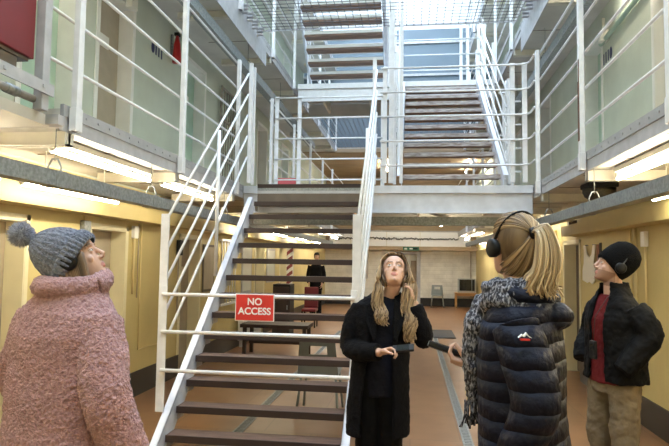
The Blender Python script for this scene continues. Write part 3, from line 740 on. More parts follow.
# ------------------------------------------------------------------ floor fittings
def grating(label, x, w, y0, y1):
    t = thing('floor_grating', label, 'grating', (x, (y0 + y1) / 2, .004))
    MB().box(x - w / 2, x - w / 2 + .018, y0, y1, .001, .008).box(x + w / 2 - .018, x + w / 2, y0, y1, .001, .008).build('edge_frame', 'galv', t)
    m = MB(); y = y0 + .02
    MB().box(x - w / 2 + .018, x + w / 2 - .018, y0, y1, .001, .003).build('channel', mat('drain_grey', (.20, .20, .19), .6), t)
    while y < y1: m.box(x - w / 2 + .018, x + w / 2 - .018, y, y + .012, .003, .007); y += .05
    m.build('grating', 'galv', t)
grating('steel drain grating on the floor under the barred stair', -1.67, .10, 3.5, 14)
grating('steel drain grating along the floor beside the puffer jacket', .54, .10, 2.5, 14.2)
tag(MB().box(.50, 1.0, 13.2, 14.7, .0085, .016).build('floor_mat', 'rubber'), 'dark mat on the brown floor beyond the standing women', 'mat')

# ------------------------------------------------------------------ back of the hall
t = thing('end_parapet', 'white panelled landing front over the far door with jagged black garland', 'parapet', (-.4, YB - .4, 2.27))
for x0, x1 in [(WL + .22, -2.3), (-2.29, -.93), (-.92, .33), (.34, WR - .24)]: MB().box(x0, x1, YB - .50, YB - .44, 2.26, 2.80).build('panel', 'white', t, .004)
MB().box(WL + .21, WR - .22, YB - .52, YB - .43, 2.805, 2.85).build('cap_rail', 'steel', t)
for x in (-2.295, -.925, .335): MB().box(x - .012, x + .012, YB - .51, YB - .505, 2.26, 2.80).build('joint_strip', 'bracket', t)
rnd = random.Random(3); pts = []; x = -2.9
while x < 1.75: pts.append((x, YB - .53, 2.545 + rnd.uniform(-.05, .05))); x += .028
tag(MB().tube(pts, .018, 5).build('garland', 'black'), 'jagged black garland strung along the white parapet', 'garland')
t = thing('exit_sign', 'small green emergency sign under the brown beam', 'sign', (-.15, YB - .6, 2.13))
MB().box(-.30, .30, YB - .60, YB - .56, 2.10, 2.24).build('box', 'exitgreen', t)
for x, w in ((-.2, .05), (.0, .06), (.16, .08)): MB().box(x - w, x + w, YB - .604, YB - .601, 2.14, 2.20).build('pictogram', 'pale' if x < .1 else 'black', t)
def make_chair():
    r = thing('plastic_chair', None, 'chair')
    ax = [i / 8 for i in range(-8, 9)]
    # back shell with grip slot: built from strips
    m = MB()
    def P(u, v, o): return (u * (.225 - .03 * v), .205 + .07 * v - .045 * (1 - u * u) * .8 + o, .44 + .38 * v)
    for i in range(12):
        for j in range(12):
            u0, u1 = -1 + i / 6, -1 + (i + 1) / 6; v0, v1 = j / 12, (j + 1) / 12
            if -.5 < (u0 + u1) / 2 < .5 and .62 < (v0 + v1) / 2 < .80: continue
            a = [P(u, v, o) for o in (0, .012) for u, v in ((u0, v0), (u1, v0), (u1, v1), (u0, v1))]
            m.add(a, [(0, 1, 2, 3), (7, 6, 5, 4), (0, 4, 5, 1), (1, 5, 6, 2), (2, 6, 7, 3), (3, 7, 4, 0)])
    m.build('backrest', 'greyplastic', r)
    m = MB(); pts = [(-.22, -.21), (.22, -.21), (.225, .19), (-.225, .19)]
    m.prism([(x, y, .43 + .01 * (1 if y < 0 else 0)) for x, y in pts], (0, 0, .022)).build('seat', 'greyplastic', r, .01)
    for sx in (-1, 1):
        for (ya, yb) in ((-.17, -.22), (.16, .25)): MB().tube([(sx * .19, ya, .43), (sx * .23, yb, .003)], .014, 8).build('leg', 'greyplastic', r)
    return r
ch = make_chair(); ch.location = (-1.0, 6.55, 0); ch.rotation_euler = (0, 0, math.pi)
ch['label'] = 'grey plastic chair showing through the gaps of the lower treads'
c2 = copy_tree(ch); c2.location = (.98, 22.0, 0); c2.rotation_euler = (0, 0, 0); c2['label'] = 'grey plastic chair against the far white brick wall'
t = thing('side_table', 'small orange pine table under the television', 'table', (2.05, 22.2, 0))
MB().box(1.62, 2.40, 21.95, 22.5, .52, .565).build('table_top', 'pine', t, .005)
for x in (1.67, 2.35):
    for y in (22.0, 22.45): MB().box(x - .025, x + .025, y - .025, y + .025, .001, .52).build('leg', 'pine', t)
MB().box(1.68, 2.34, 21.99, 22.01, .45, .52).build('apron', 'pine', t)
t = thing('television', 'boxy grey television standing on the pine table', 'television', (2.02, 22.2, .566))
MB().box(1.72, 2.36, 21.98, 22.08, .567, 1.09).build('case', 'tvgrey', t, .01)
MB().prism([(1.76, 22.081, .60), (2.32, 22.081, .60), (2.32, 22.081, 1.06), (1.76, 22.081, 1.06)], (0, .30, 0)).build('tube_back', 'black', t)
MB().box(1.78, 2.22, 21.972, 21.979, .64, 1.05).build('screen', 'screen', t)
MB().box(2.24, 2.33, 21.973, 21.979, .64, 1.05).build('speaker_grille', 'black', t)
t = thing('pipe_run', 'dark vertical pipe in the far corner above the television', 'pipe', (2.1, YB - .05, 0))
MB().tube([(2.25, YB - .05, .4), (2.25, YB - .05, 2.1)], .03, 8).build('pipe', 'taupe', t)
tag(MB().tube([(-2.93, 13.9, .001), (-2.93, 13.9, 2.10)], .075, 16).build('striped_pole', 'stripe'), 'red and white spiral striped pole seen between treads', 'pole')
t = thing('dark_cabinet', 'dark upright cabinet seen below the striped pole through the treads', 'cabinet', (-2.9, 13, 0))
MB().box(-3.0, -2.62, 12.5, 13.0, .001, 1.15).build('carcass', 'black', t, .006); MB().box(-2.99, -2.63, 12.48, 12.498, .05, 1.1).build('door', 'nosing', t)
MB().box(-2.68, -2.66, 12.465, 12.48, .6, .7).build('handle', 'galv', t)
t = thing('dark_table', 'low black table behind the stair under the dark cabinet', 'table', (-2.4, 11, 0))
MB().box(-2.95, -1.75, 9.9, 10.5, .50, .56).build('table_top', 'nosing', t, .005)
for x in (-2.88, -1.82):
    for y in (9.97, 10.43): MB().box(x - .03, x + .03, y - .03, y + .03, .001, .50).build('leg', 'nosing', t)
MB().box(-2.85, -1.85, 10.15, 10.2, .2, .25).build('stretcher', 'nosing', t)
t = thing('red_chair', 'red upholstered chair beside the distant standing person', 'chair', (-2.55, 15, 0))
MB().box(-2.72, -2.36, 14.4, 14.84, .40, .47).build('seat', 'darkred', t, .02); MB().box(-2.72, -2.36, 14.80, 14.86, .47, 1.0).build('backrest', mat('red_upholstery', (.13, .01, .012), .7), t, .02)
for x in (-2.70, -2.38):
    for y in (14.43, 14.8): MB().box(x - .015, x + .015, y - .015, y + .015, .001, .40).build('leg', 'black', t)
for i, (y0, y1, z0, z1, lb) in enumerate([(11.2, 11.9, 1.0, 2.0, 'tall pale notice board on the cream wall behind the treads'), (13.2, 14.0, 1.15, 1.95, 'pale poster on the wall beside the striped pole'), (15.7, 16.3, 1.1, 1.95, 'white poster past the striped pole')]):
    t = thing('notice_board', lb, 'notice', (WL, y0, z0))
    MB().box(WL + .003, WL + .02, y0, y1, z0, z1).build('board', 'steel', t); MB().box(WL + .0205, WL + .023, y0 + .06, y1 - .06, z0 + .05, z1 - .05).build('sheet', 'pale', t)
t = thing('red_notice', 'small square pinkish red notice fixed to the rails beyond the footbridge', 'notice', (-2.2, 16, 2.7))
MB().box(-2.16, -1.84, 9.085, 9.09, 2.72, 3.0).build('plate', mat('faded_red', (.55, .10, .11), .5), t)

# ------------------------------------------------------------------ people
def headM(c, fw):
    y = V(fw).normalized(); x = y.cross(V((0, 0, 1))).normalized(); z = x.cross(y)
    return Matrix(((x.x, y.x, z.x, c[0]), (x.y, y.y, z.y, c[1]), (x.z, y.z, z.z, c[2]), (0, 0, 0, 1)))
HEAD = [(-.118, .060, .010, .020), (-.112, .078, -.008, .033), (-.100, .086, -.030, .043), (-.085, .087, -.055, .051), (-.066, .090, -.074, .058), (-.045, .090, -.085, .065), (-.02, .088, -.093, .070),
        (0, .085, -.097, .073), (.02, .093, -.098, .075), (.045, .092, -.097, .074), (.07, .083, -.090, .067), (.09, .066, -.076, .054), (.105, .040, -.055, .037), (.114, .012, -.028, .016)]
def head_rings(off=0.0, n=28, lo=-9):
    R = []
    for z, f, b, w in HEAD:
        if z < lo: continue
        c = (f + b) / 2; h = (f - b) / 2 + off; ww = w + off; r = []
        for k in range(n):
            a = 2 * math.pi * k / n; ca, sa = math.cos(a), math.sin(a); e = 2 / 2.25
            r.append(V((ww * math.copysign(abs(ca) ** e, ca), c + h * math.copysign(abs(sa) ** e, sa), z + (off if z > .08 else 0))))
        R.append(r)
    return R
def add_head(mb, Mx, neck_to, neck_r=.055, ears=True):
    T = lambda p: Mx @ V(p)
    mb.rings([[T(p) for p in r] for r in head_rings()])
    mb.tube([T((0, .080, .020)), T((0, .096, -.004)), T((0, .110, -.030)), T((0, .100, -.043))], [.006, .008, .0105, .009], 10)
    for s in (-1, 1):
        mb.sphere(T((s * .012, .096, -.039)), .0085, 8, 6)
        mb.sphere(T((s * .031, .0755, .000)), .0135, 12, 8)
        mb.tube([T((s * .014, .089, .020)), T((s * .034, .088, .026)), T((s * .055, .070, .018))], [.006, .008, .005], 8)
        mb.sphere(T((s * .044, .060, -.030)), (.018, .013, .018), 10, 8)
        mb.tube([T((0, .0905, -.064)), T((s * .012, .0885, -.065)), T((s * .024, .078, -.068))], [.0058, .0048, .003], 8)
        mb.tube([T((0, .0885, -.076)), T((s * .011, .0865, -.075)), T((s * .022, .077, -.070))], [.0075, .006, .003], 8)
        if ears:
            mb.tube([T((s * .072, .006, .024)), T((s * .082, -.010, .028)), T((s * .084, -.018, .008)), T((s * .078, -.006, -.026)), T((s * .070, .004, -.028))], [.006, .008, .008, .008, .005], 8)
            mb.sphere(T((s * .074, -.004, -.002)), (.010, .014, .022), 8, 6)
    mb.sphere(T((0, .076, -.103)), (.016, .013, .013), 10, 8)
    mb.tube([T((0, -.028, -.02)), T((0, -.030, -.085)), V(neck_to)], [.058, neck_r, neck_r * 1.12], 16)
def head_paint(Mx, beard=False):
    Mi = Mx.inverted()
    def f(co):
        p = Mi @ co
        if abs(p.z) < .15 and p.y > .055 and abs(p.x) < .07:
            for s in (-1, 1):
                e = p - V((s * .031, .0755, 0)); 
                if abs(e.x) < .0125 and abs(e.z) < .0050 * (1 - (e.x / .0135) ** 2) + .0005 and p.y > .074: return 3 if e.x ** 2 + (e.z - .001) ** 2 < .0054 ** 2 else 2
                if abs(e.x) < .0145 and .0035 < e.z < .0085 and abs(e.z - (.0055 - 14 * e.x * e.x)) < .0018 and p.y > .07: return 4
                if .010 < s * p.x < .054 and abs(p.z - (.0275 - .25 * abs(abs(p.x) - .034))) < .0038: return 4
            if abs(p.x) < .023 and -.0835 < p.z < -.058 + .002 and abs(p.z + .0705) < .0135 * (1 - (p.x / .026) ** 2) and p.y > .078: return 1
        if beard and -.14 < p.z < -.035 and p.y > -.01 + (-.035 - p.z) * -.3 and abs(p.x) < .075:
            if p.z < -.048 or (abs(p.x) < .03 and p.z < -.05): return 5
        return 0
    return f
def add_hand(mb, wr, d, n, t, curl=(.35, .45, .35), th=.6, sc_=1.0):
    wr = V(wr); d = V(d).normalized(); n = V(n); n = (n - d * n.dot(d)).normalized(); t = V(t); t = (t - d * t.dot(d) - n * t.dot(n)).normalized()
    R = []
    for u, w, h in ((-.03, .026, .020), (0, .027, .019), (.03, .036, .017), (.06, .041, .015), (.088, .040, .012)):
        c = wr + d * u * sc_; R.append([c + t * w * sc_ * math.cos(a) + n * h * sc_ * math.sin(a) for a in [2 * math.pi * k / 16 for k in range(16)]])
    mb.rings(R)
    for i, L in enumerate((.072, .080, .074, .058)):
        p = wr + d * (.080 - .004 * abs(i - 1)) * sc_ + t * (.030 - .0195 * i) * sc_; a = 0; pts = [p - d * .02 * sc_, p]
        for k, fr in enumerate((.45, .30, .25)):
            a += curl[k] + .06 * i * (1 if curl[0] > .2 else 0)
            p = p + (d * math.cos(a) + n * math.sin(a) + t * .06 * (1.5 - i)) * L * fr * sc_; pts.append(p)
        mb.tube(pts, [.0092 * sc_, .0092 * sc_, .0086 * sc_, .0078 * sc_, .0062 * sc_], 10)
    p = wr + d * .018 * sc_ + t * .022 * sc_; dd = (d * .62 + t * .62 + n * (.2 + .4 * th)).normalized(); pts = [p]
    for k, L in enumerate((.042, .034, .028)):
        p = p + dd * L * sc_; pts.append(p); dd = (dd + d * .35 + n * .25 * th - t * .25 * th).normalized()
    mb.tube(pts, [.0135 * sc_, .0115 * sc_, .0098 * sc_, .0075 * sc_], 10)
def smooth_pts(pts, rad, k=4):
    pts = [V(p) for p in pts]; P = [pts[0] * 2 - pts[1]] + pts + [pts[-1] * 2 - pts[-2]]; o = []; rr = []
    for i in range(len(pts) - 1):
        for j in range(k):
            u = j / k; a, b, c, d = P[i:i + 4]
            o.append(.5 * ((2 * b) + (c - a) * u + (2 * a - 5 * b + 4 * c - d) * u * u + (3 * b - a - 3 * c + d) * u ** 3)); rr.append(rad[i] * (1 - u) + rad[i + 1] * u)
    return o + [pts[-1]], rr + [rad[-1]]
def limb(mb, pts, rad, n=16, puff=0.0, sp=.06):
    o, r = smooth_pts(pts, rad, 8 if puff else 4)
    if puff:
        o2, r2, acc = [], [], 0
        for i, p in enumerate(o):
            if i: acc += (p - o[i - 1]).length
            o2.append(p); r2.append(r[i] - puff + puff * 1.6 * abs(math.sin(math.pi * acc / sp)) ** .6)
        o, r = o2, r2
    mb.tube(o, r, n)
def torso(mb, rings, s, f, n=32, puff=0.0, sp=.08, ex=2.4):
    s = V(s); f = V(f); R = []
    if puff:
        rr = []
        for a, b in zip(rings, rings[1:]):
            k = max(2, int((abs(b[2] - a[2])) / .012))
            rr += [tuple(a[q] + (b[q] - a[q]) * i / k for q in range(5)) for i in range(k)]
        rings = rr + [rings[-1]]
    for cx, cy, z, a, b in rings:
        e = puff * (1.5 * abs(math.sin(math.pi * z / sp)) ** .6 - 1) if puff else 0
        r = []
        for k in range(n):
            t = 2 * math.pi * k / n; ca, sa = math.cos(t), math.sin(t)
            r.append(V((cx, cy, z)) + s * ((a + e) * math.copysign(abs(ca) ** (2 / ex), ca)) + f * ((b + e) * math.copysign(abs(sa) ** (2 / ex), sa)))
        R.append(r)
    mb.rings(R)
def fused(mb, name, mats_, parent, voxel=.006, smooth=4, paint=None, disp=None):
    """one continuous skin grown over the modelled volumes"""
    o = mb.build(name, mats_[0], parent)
    m = o.modifiers.new('fuse', 'REMESH'); m.mode = 'VOXEL'; m.voxel_size = voxel; m.use_smooth_shade = True
    if smooth:
        k = o.modifiers.new('soften', 'SMOOTH'); k.iterations = smooth; k.factor = .5
    for i, (size, st) in enumerate(disp or ()):
        tx = bpy.data.textures.new(name + '_folds', 'CLOUDS'); tx.noise_scale = size; tx.noise_depth = 3
        dm = o.modifiers.new('folds', 'DISPLACE'); dm.texture = tx; dm.strength = st; dm.mid_level = .5; dm.texture_coords = 'LOCAL'
    if paint:
        dg = bpy.context.evaluated_depsgraph_get(); me = bpy.data.meshes.new_from_object(o.evaluated_get(dg), depsgraph=dg)
        off = wloc(parent); o.modifiers.clear(); o.data = me
        me.materials.clear()
        for q in mats_: me.materials.append(q)
        ids = [paint(p.center + off) for p in me.polygons]
        me.polygons.foreach_set('material_index', ids); me.polygons.foreach_set('use_smooth', [True] * len(ids)); me.update()
    return o
SK = lambda: [M['skin'], M['lips'], M['eyew'], M['iris'], M['brow'], M['stubble']]
def locks(mb, starts, n=6):
    for pts, r0, r1 in starts:
        k = len(pts); o, r = smooth_pts(pts, [r0 * (1 - i / (k - 1)) + r1 * i / (k - 1) for i in range(k)], 4)
        r[0] *= .5; r[-1] *= .25
        mb.tube(o, r, n, .55)
def cap(mb, Mx, keep, off=.012):
    R = head_rings(off, 36, -.1); Mm = [[Mx @ p for p in r] for r in R]
    for i in range(len(R) - 1):
        for j in range(36):
            q = [(i, j), (i, (j + 1) % 36), (i + 1, (j + 1) % 36), (i + 1, j)]
            c = sum((R[a][b] for a, b in q), V((0, 0, 0))) / 4
            if keep(c): mb.add([Mm[a][b] for a, b in q], [(0, 1, 2, 3)], True)
    mb.add(Mm[-1], [tuple(range(36))], True); mb.weld = True
def headphones(label, Mx, w=.088, cy=-.008, top=.128, tilt=0.0, m='black'):
    c = Mx @ V((0, 0, 0)); t = thing('headphones', label, 'headphones', c)
    pts = []
    for k in range(17):
        a = math.pi * k / 16
        pts.append(Mx @ V((-(w + .004) * math.cos(a), cy - tilt * math.sin(a), -.005 + (top + .01) * math.sin(a))))
    MB().tube(pts, .009, 8, .5).build('headband', m, t)
    for s in (-1, 1):
        d = (Mx.to_3x3() @ V((s, 0, 0))); p = Mx @ V((s * (w + .002), cy, -.006))
        MB().tube([p - d * .012, p - d * .006, p + d * .012, p + d * .018], [.030, .036, .036, .026], 18).build('ear_cup', m, t)
        MB().tube([p - d * .016, p - d * .0125], [.030, .031], 18).build('ear_pad', 'rubber', t)
    return t

# ---- woman in the pink teddy coat
def pink_woman():
    c = V((-1.395, 2.24, 0)); t = thing('person', 'person in pink fluffy coat and bobble hat gazing up, seen from behind', 'person', c)
    f = V((.35, .94, 0)); s = V((.94, -.35, 0))
    Mx = headM((-1.395, 2.275, 1.675), (.80, .22, .50))
    at = lambda a, b, z: c + s * a + f * b + V((0, 0, z))
    b = MB(); add_head(b, Mx, at(0, -.01, 1.42))
    torso(b, [(c.x, c.y, .86, .15, .10), (c.x, c.y, 1.05, .13, .09), (c.x, c.y, 1.3, .16, .10), (c.x, c.y, 1.44, .11, .07), (c.x, c.y, 1.48, .05, .05)], s, f)
    for q in (-1, 1):
        limb(b, [at(q * .09, 0, .9), at(q * .095, .01, .48), at(q * .10, -.02, .07)], [.08, .055, .04]); b.tube([at(q * .10, -.05, .04), at(q * .10, .12, .035)], [.04, .03], 10)
    limb(b, [at(-.16, 0, 1.42), at(-.30, .04, 1.16), at(-.24, .24, 1.02)], [.05, .04, .028]); limb(b, [at(.16, 0, 1.42), at(.315, -.02, 1.16), at(.355, .06, .92)], [.05, .04, .028])
    add_hand(b, at(.36, .07, .90), (.1, .2, -1), (-1, .2, 0), f); add_hand(b, at(-.22, .26, 1.01), (.4, .8, -.3), (0, 0, -1), s)
    fused(b, 'body', SK(), t, .0034, 4, head_paint(Mx))
    k = MB()
    torso(k, [(c.x, c.y, .62, .265, .20), (c.x, c.y, .80, .27, .20), (c.x, c.y, 1.0, .262, .185), (c.x, c.y, 1.2, .255, .175), (c.x, c.y, 1.38, .252, .16), (c.x, c.y, 1.465, .222, .135), (c.x + .005, c.y + .01, 1.52, .165, .115), (c.x + .01, c.y + .015, 1.57, .125, .11)], s, f)
    limb(k, [at(-.19, 0, 1.435), at(-.255, .0, 1.30), at(-.325, .03, 1.14), at(-.27, .22, 1.0)], [.085, .092, .088, .085])
    limb(k, [at(.19, 0, 1.435), at(.25, -.03, 1.30), at(.305, -.05, 1.15), at(.345, .02, .94)], [.085, .095, .090, .085])
    fused(k, 'teddy_coat', [M['fur']], t, .0042, 3, disp=[(.11, .020), (.012, .013)])
    k = MB(); pts = []
    for i in range(17):
        a = 2 * math.pi * i / 16; pts.append(at(.122 * math.cos(a) - .005, .108 * math.sin(a) + .02, 1.58 + .022 * math.sin(a) - .008 * math.cos(2 * a)))
    k.tube(pts, .045, 14)
    fused(k, 'fur_collar', [M['fur']], t, .0042, 2, disp=[(.06, .012), (.012, .012)])
    # knitted hat
    A = V((0, -.56, .83)).normalized(); U = V((1, 0, 0)); W = A.cross(U)
    h = MB(); R = []
    for d_, rx, ry in ((.010, .090, .110), (.045, .099, .118), (.085, .097, .112), (.125, .086, .096), (.16, .066, .072), (.185, .040, .044), (.197, .014, .014)):
        R.append([Mx @ (V((0, .002, -.004)) + A * d_ + U * ((rx + .0022 * math.cos(26 * q)) * math.cos(q)) + W * ((ry + .0022 * math.cos(26 * q)) * math.sin(q))) for q in [2 * math.pi * i / 156 for i in range(156)]])
    h.rings(R); o = h.build('hat_crown', 'knit', t)
    h = MB(); R = []
    for d_, e in ((-.016, .004), (-.012, .013), (.010, .017), (.036, .016), (.046, .009), (.046, .0)):
        R.append([Mx @ (V((0, .002, -.004)) + A * d_ + U * ((.092 + e + .0035 * math.cos(38 * q)) * math.cos(q)) + W * ((.112 + e + .0035 * math.cos(38 * q)) * math.sin(q))) for q in [2 * math.pi * i / 228 for i in range(228)]])
    h.rings(R, cap=False); h.build('hat_cuff', 'knit', t)
    h = MB(); pc = Mx @ (V((0, .002, 0)) + A * .242); h.sphere(pc, .040, 16, 12); rr = random.Random(5)
    for i in range(1500):
        v = V((rr.gauss(0, 1), rr.gauss(0, 1), rr.gauss(0, 1))).normalized(); u, w_ = frame_of(v); L = rr.uniform(.050, .062)
        p = pc + v * .034; q = pc + (v + u * rr.uniform(-.18, .18) + w_ * rr.uniform(-.18, .18)).normalized() * L
        h.add([p + u * .0032, p - u * .0016 + w_ * .0028, p - u * .0016 - w_ * .0028, q], [(0, 1, 3), (1, 2, 3), (2, 0, 3)])
    h.build('pompom', 'pom', t)
    L = []; rr = random.Random(2)
    for q in (-1, 1):
        for i in range(16):
            u = i / 15; L.append(([Mx @ V((q * .075, .055 - .10 * u, .012 - .03 * u)), Mx @ V((q * .087, .045 - .10 * u, -.05)), Mx @ V((q * .088, .032 - .085 * u, -.11)) + V((0, 0, -.01)), at(q * .075 + .03, .07 - .08 * u, 1.50), at(q * .075 + .05, .10 - .05 * u, 1.42)], .013, .007))
    m = MB(); locks(m, L); m.build('hair', 'darkhair', t)
    headphones('black headphones tucked under the grey bobble hat', Mx, .086, -.005, .108)
pink_woman()

# ---- woman in the long black coat, looking up
def coat_woman():
    c = V((-.185, 3.95, 0)); t = thing('person', 'person with long wavy blond hair and open black coat looking up', 'person', c)
    s = V((1, .0, 0)); f = V((0, -1, 0))
    Mx = headM((-.113, 3.925, 1.615), (.04, -.80, .56))
    b = MB(); add_head(b, Mx, (-.15, 3.955, 1.43), .05)
    P = lambda x, y, z: V((x, y, z))
    torso(b, [(-.20, 3.96, .88, .16, .10), (-.19, 3.96, 1.05, .125, .085), (-.185, 3.955, 1.28, .15, .10), (-.175, 3.955, 1.40, .14, .07), (-.16, 3.955, 1.46, .05, .05)], s, f)
    for q in (-1, 1): limb(b, [P(-.20 + q * .09, 3.96, .92), P(-.20 + q * .085, 3.94, .50), P(-.20 + q * .09, 3.97, .08)], [.085, .056, .04])
    limb(b, [P(-.30, 3.96, 1.36), P(-.375, 3.95, 1.12), P(-.19, 3.72, 1.112)], [.045, .04, .027]); limb(b, [P(-.05, 3.96, 1.36), P(.08, 3.87, 1.19), P(.022, 3.86, 1.425)], [.045, .04, .026])
    add_hand(b, (-.185, 3.715, 1.115), (.93, -.12, .25), (.25, -.2, -.2), (.1, -.95, .2) if False else (0, -.3, 1), (.7, .75, .5), .9, .95)
    add_hand(b, (.020, 3.86, 1.435), (-.22, .10, 1), (-1, .2, 0), (.1, 1, 0), (.25, .3, .2), .4, .92)
    fused(b, 'body', SK(), t, .0032, 4, head_paint(Mx))
    k = MB()
    torso(k, [(-.20, 3.96, .80, .145, .115), (-.195, 3.955, .98, .15, .115), (-.19, 3.95, 1.15, .145, .112), (-.185, 3.95, 1.32, .165, .118), (-.175, 3.955, 1.41, .15, .08), (-.16, 3.955, 1.455, .075, .065)], s, f)
    fused(k, 'navy_sweater', [M['navytop']], t, .007, 3, disp=[(.05, .012)])
    k = MB()
    for q in (-1, 1): limb(k, [P(-.20 + q * .075, 3.96, .92), P(-.205 + q * .08, 3.94, .52), P(-.205 + q * .085, 3.97, .10)], [.105, .078, .062])
    fused(k, 'trousers', [M['blackcloth']], t, .008, 3, disp=[(.06, .012)])
    for q in (-1, 1):
        k = MB(); k.tube([P(-.205 + q * .09, 4.00, .045), P(-.205 + q * .095, 3.90, .05), P(-.205 + q * .10, 3.80, .035)], [.045, .048, .028], 12); k.tube([P(-.205 + q * .088, 3.975, .05), P(-.205 + q * .088, 3.975, .16)], [.05, .055], 12)
        k.box(-.205 + q * .095 - .04, -.205 + q * .095 + .04, 3.79, 4.04, .002, .02)
        fused(k, 'boot', [M['boot']], t, .006, 2)
    # open coat: a thick wrapped sheet with a gap down the front
    k = MB(); R = [(-.215, 3.965, .55, .215, .185, .50), (-.212, 3.965, .80, .205, .172, .50), (-.20, 3.96, 1.02, .192, .155, .42), (-.19, 3.955, 1.18, .190, .148, .36), (-.185, 3.955, 1.32, .200, .145, .33), (-.178, 3.955, 1.40, .188, .112, .36), (-.165, 3.96, 1.455, .120, .082, .42), (-.155, 3.965, 1.485, .085, .072, .55)]
    nn = 40; vs = []
    for (cx, cy, z, a, bb, gap) in R:
        for th in (1.0, .87):
            for j in range(nn):
                q = -math.pi / 2 + gap + (2 * math.pi - 2 * gap) * j / (nn - 1)
                ca, sa = math.cos(q), math.sin(q)
                vs.append(V((cx + a * th * math.copysign(abs(ca) ** .85, ca), cy + bb * th * math.copysign(abs(sa) ** .85, sa), z)))
    F = []
    for i in range(len(R) - 1):
        o0 = i * 2 * nn; o1 = o0 + 2 * nn
        for j in range(nn - 1):
            F.append((o0 + j, o0 + j + 1, o1 + j + 1, o1 + j)); F.append((o0 + nn + j + 1, o0 + nn + j, o1 + nn + j, o1 + nn + j + 1))
        for j in (0, nn - 1): F.append((o0 + j, o1 + j, o1 + nn + j, o0 + nn + j))
    for o0 in (0, (len(R) - 1) * 2 * nn):
        for j in range(nn - 1): F.append((o0 + j, o0 + nn + j, o0 + nn + j + 1, o0 + j + 1))
    k.add(vs, F, True)
    limb(k, [P(-.325, 3.96, 1.378), P(-.378, 3.955, 1.26), P(-.40, 3.945, 1.12), P(-.32, 3.83, 1.10), P(-.205, 3.735, 1.108)], [.072, .078, .074, .066, .056])
    limb(k, [P(-.03, 3.96, 1.378), P(.035, 3.92, 1.29), P(.082, 3.88, 1.19), P(.062, 3.865, 1.30), P(.028, 3.86, 1.405)], [.070, .074, .070, .062, .050])
    fused(k, 'black_coat', [M['blackwool']], t, .0065, 4, disp=[(.10, .020), (.03, .008)])
    for q in (-1, 1):
        k = MB(); x0 = -.165 + q * .055
        k.prism([(x0, 3.845, 1.44), (x0 + q * .075, 3.85, 1.40), (x0 + q * .07, 3.812, 1.30), (x0 + q * .02, 3.802, 1.17), (x0 + q * .0, 3.81, 1.20)], (0, -.010, 0)); k.build('lapel', 'blackwool', t, .004)
    # hair
    m = MB(); cap(m, Mx, lambda p: (p.z > .088 and p.y < .055) or (p.z <= .088 and p.y < .030) , .012)
    o = m.build('hair_cap', M['roots'], t)
    so = o.modifiers.new('thick', 'SOLIDIFY'); so.thickness = .012; so.offset = 0
    L = []; rr = random.Random(11)
    ends = {-1: ((-.210, 3.85, 1.475), (-.208, 3.83, 1.40), (-.188, 3.81, 1.33), (-.172, 3.80, 1.27)), 1: ((-.020, 3.845, 1.475), (-.010, 3.825, 1.38), (.000, 3.805, 1.27), (-.004, 3.79, 1.165))}
    for q in (-1, 1):
        for i in range(110 if q > 0 else 90):
            u = rr.random(); w_ = rr.uniform(-1, 1); e = ends[q]; ph = rr.choice((0, .5, 1.6)) + rr.uniform(-.25, .25)
            pts = [Mx @ V((-q * .006 - .012, .060 - .10 * u, .124)), Mx @ V((-q * .044 - .006, .070 - .115 * u, .114)), Mx @ V((-q * .080, .064 - .12 * u, .070)), Mx @ V((-q * (.097 + .006 * w_), .052 - .12 * u, .01)), Mx @ V((-q * (.106 + .014 * w_), .044 - .115 * u, -.06))]
            b4 = pts[4]; end = .75 + .25 * rr.random()
            for j in range(9):
                h = (j + 1) / 9 * 3 * end; k0 = min(2, int(h)); fr = h - k0
                p = V(e[k0]).lerp(V(e[k0 + 1]), fr)
                p = b4.lerp(p, min(1, .3 + j * .2))
                sp = .030 + .014 * math.sin(math.pi * (j + 1) / 9)
                wv = .011 * min(1, j / 2) * math.sin(j * 1.55 + ph)
                pts.append(p + V((w_ * sp + wv, -.016 * u + .012 * math.cos(j * 1.55 + ph) + .014 * abs(w_), rr.uniform(-.004, .004))))
            L.append((pts, .0052, .0042))
    for i in range(26):
        u = rr.uniform(-1, 1); pts = [Mx @ V((u * .03, -.03, .118)), Mx @ V((u * .07, -.09, .05)), Mx @ V((u * .08, -.105, -.03)), V((-.14 + u * .09, 4.01, 1.45)), V((-.15 + u * .10, 4.06, 1.30))]
        L.append((pts, .010, .007))
    m = MB(); locks(m, L); m.build('hair', 'blond', t)
    headphones('black headphones worn over long wavy blond hair', Mx, .096, -.015, .132)
    p = thing('audio_handset', 'black handset held at the waist by the long haired person', 'handset', (-.045, 3.70, 1.13))
    ax = V((.93, -.10, .12)).normalized(); u = V((.0, .75, .65)); u = (u - ax * u.dot(ax)).normalized(); n = ax.cross(u)
    cc = V((-.045, 3.675, 1.150)); MB().obox(cc, ax * .068, u * .026, n * .010).build('case', 'black', p, .006)
    MB().obox(cc + n * .0105, ax * .038, u * .020, n * .0006).build('screen', 'screen', p)
coat_woman()

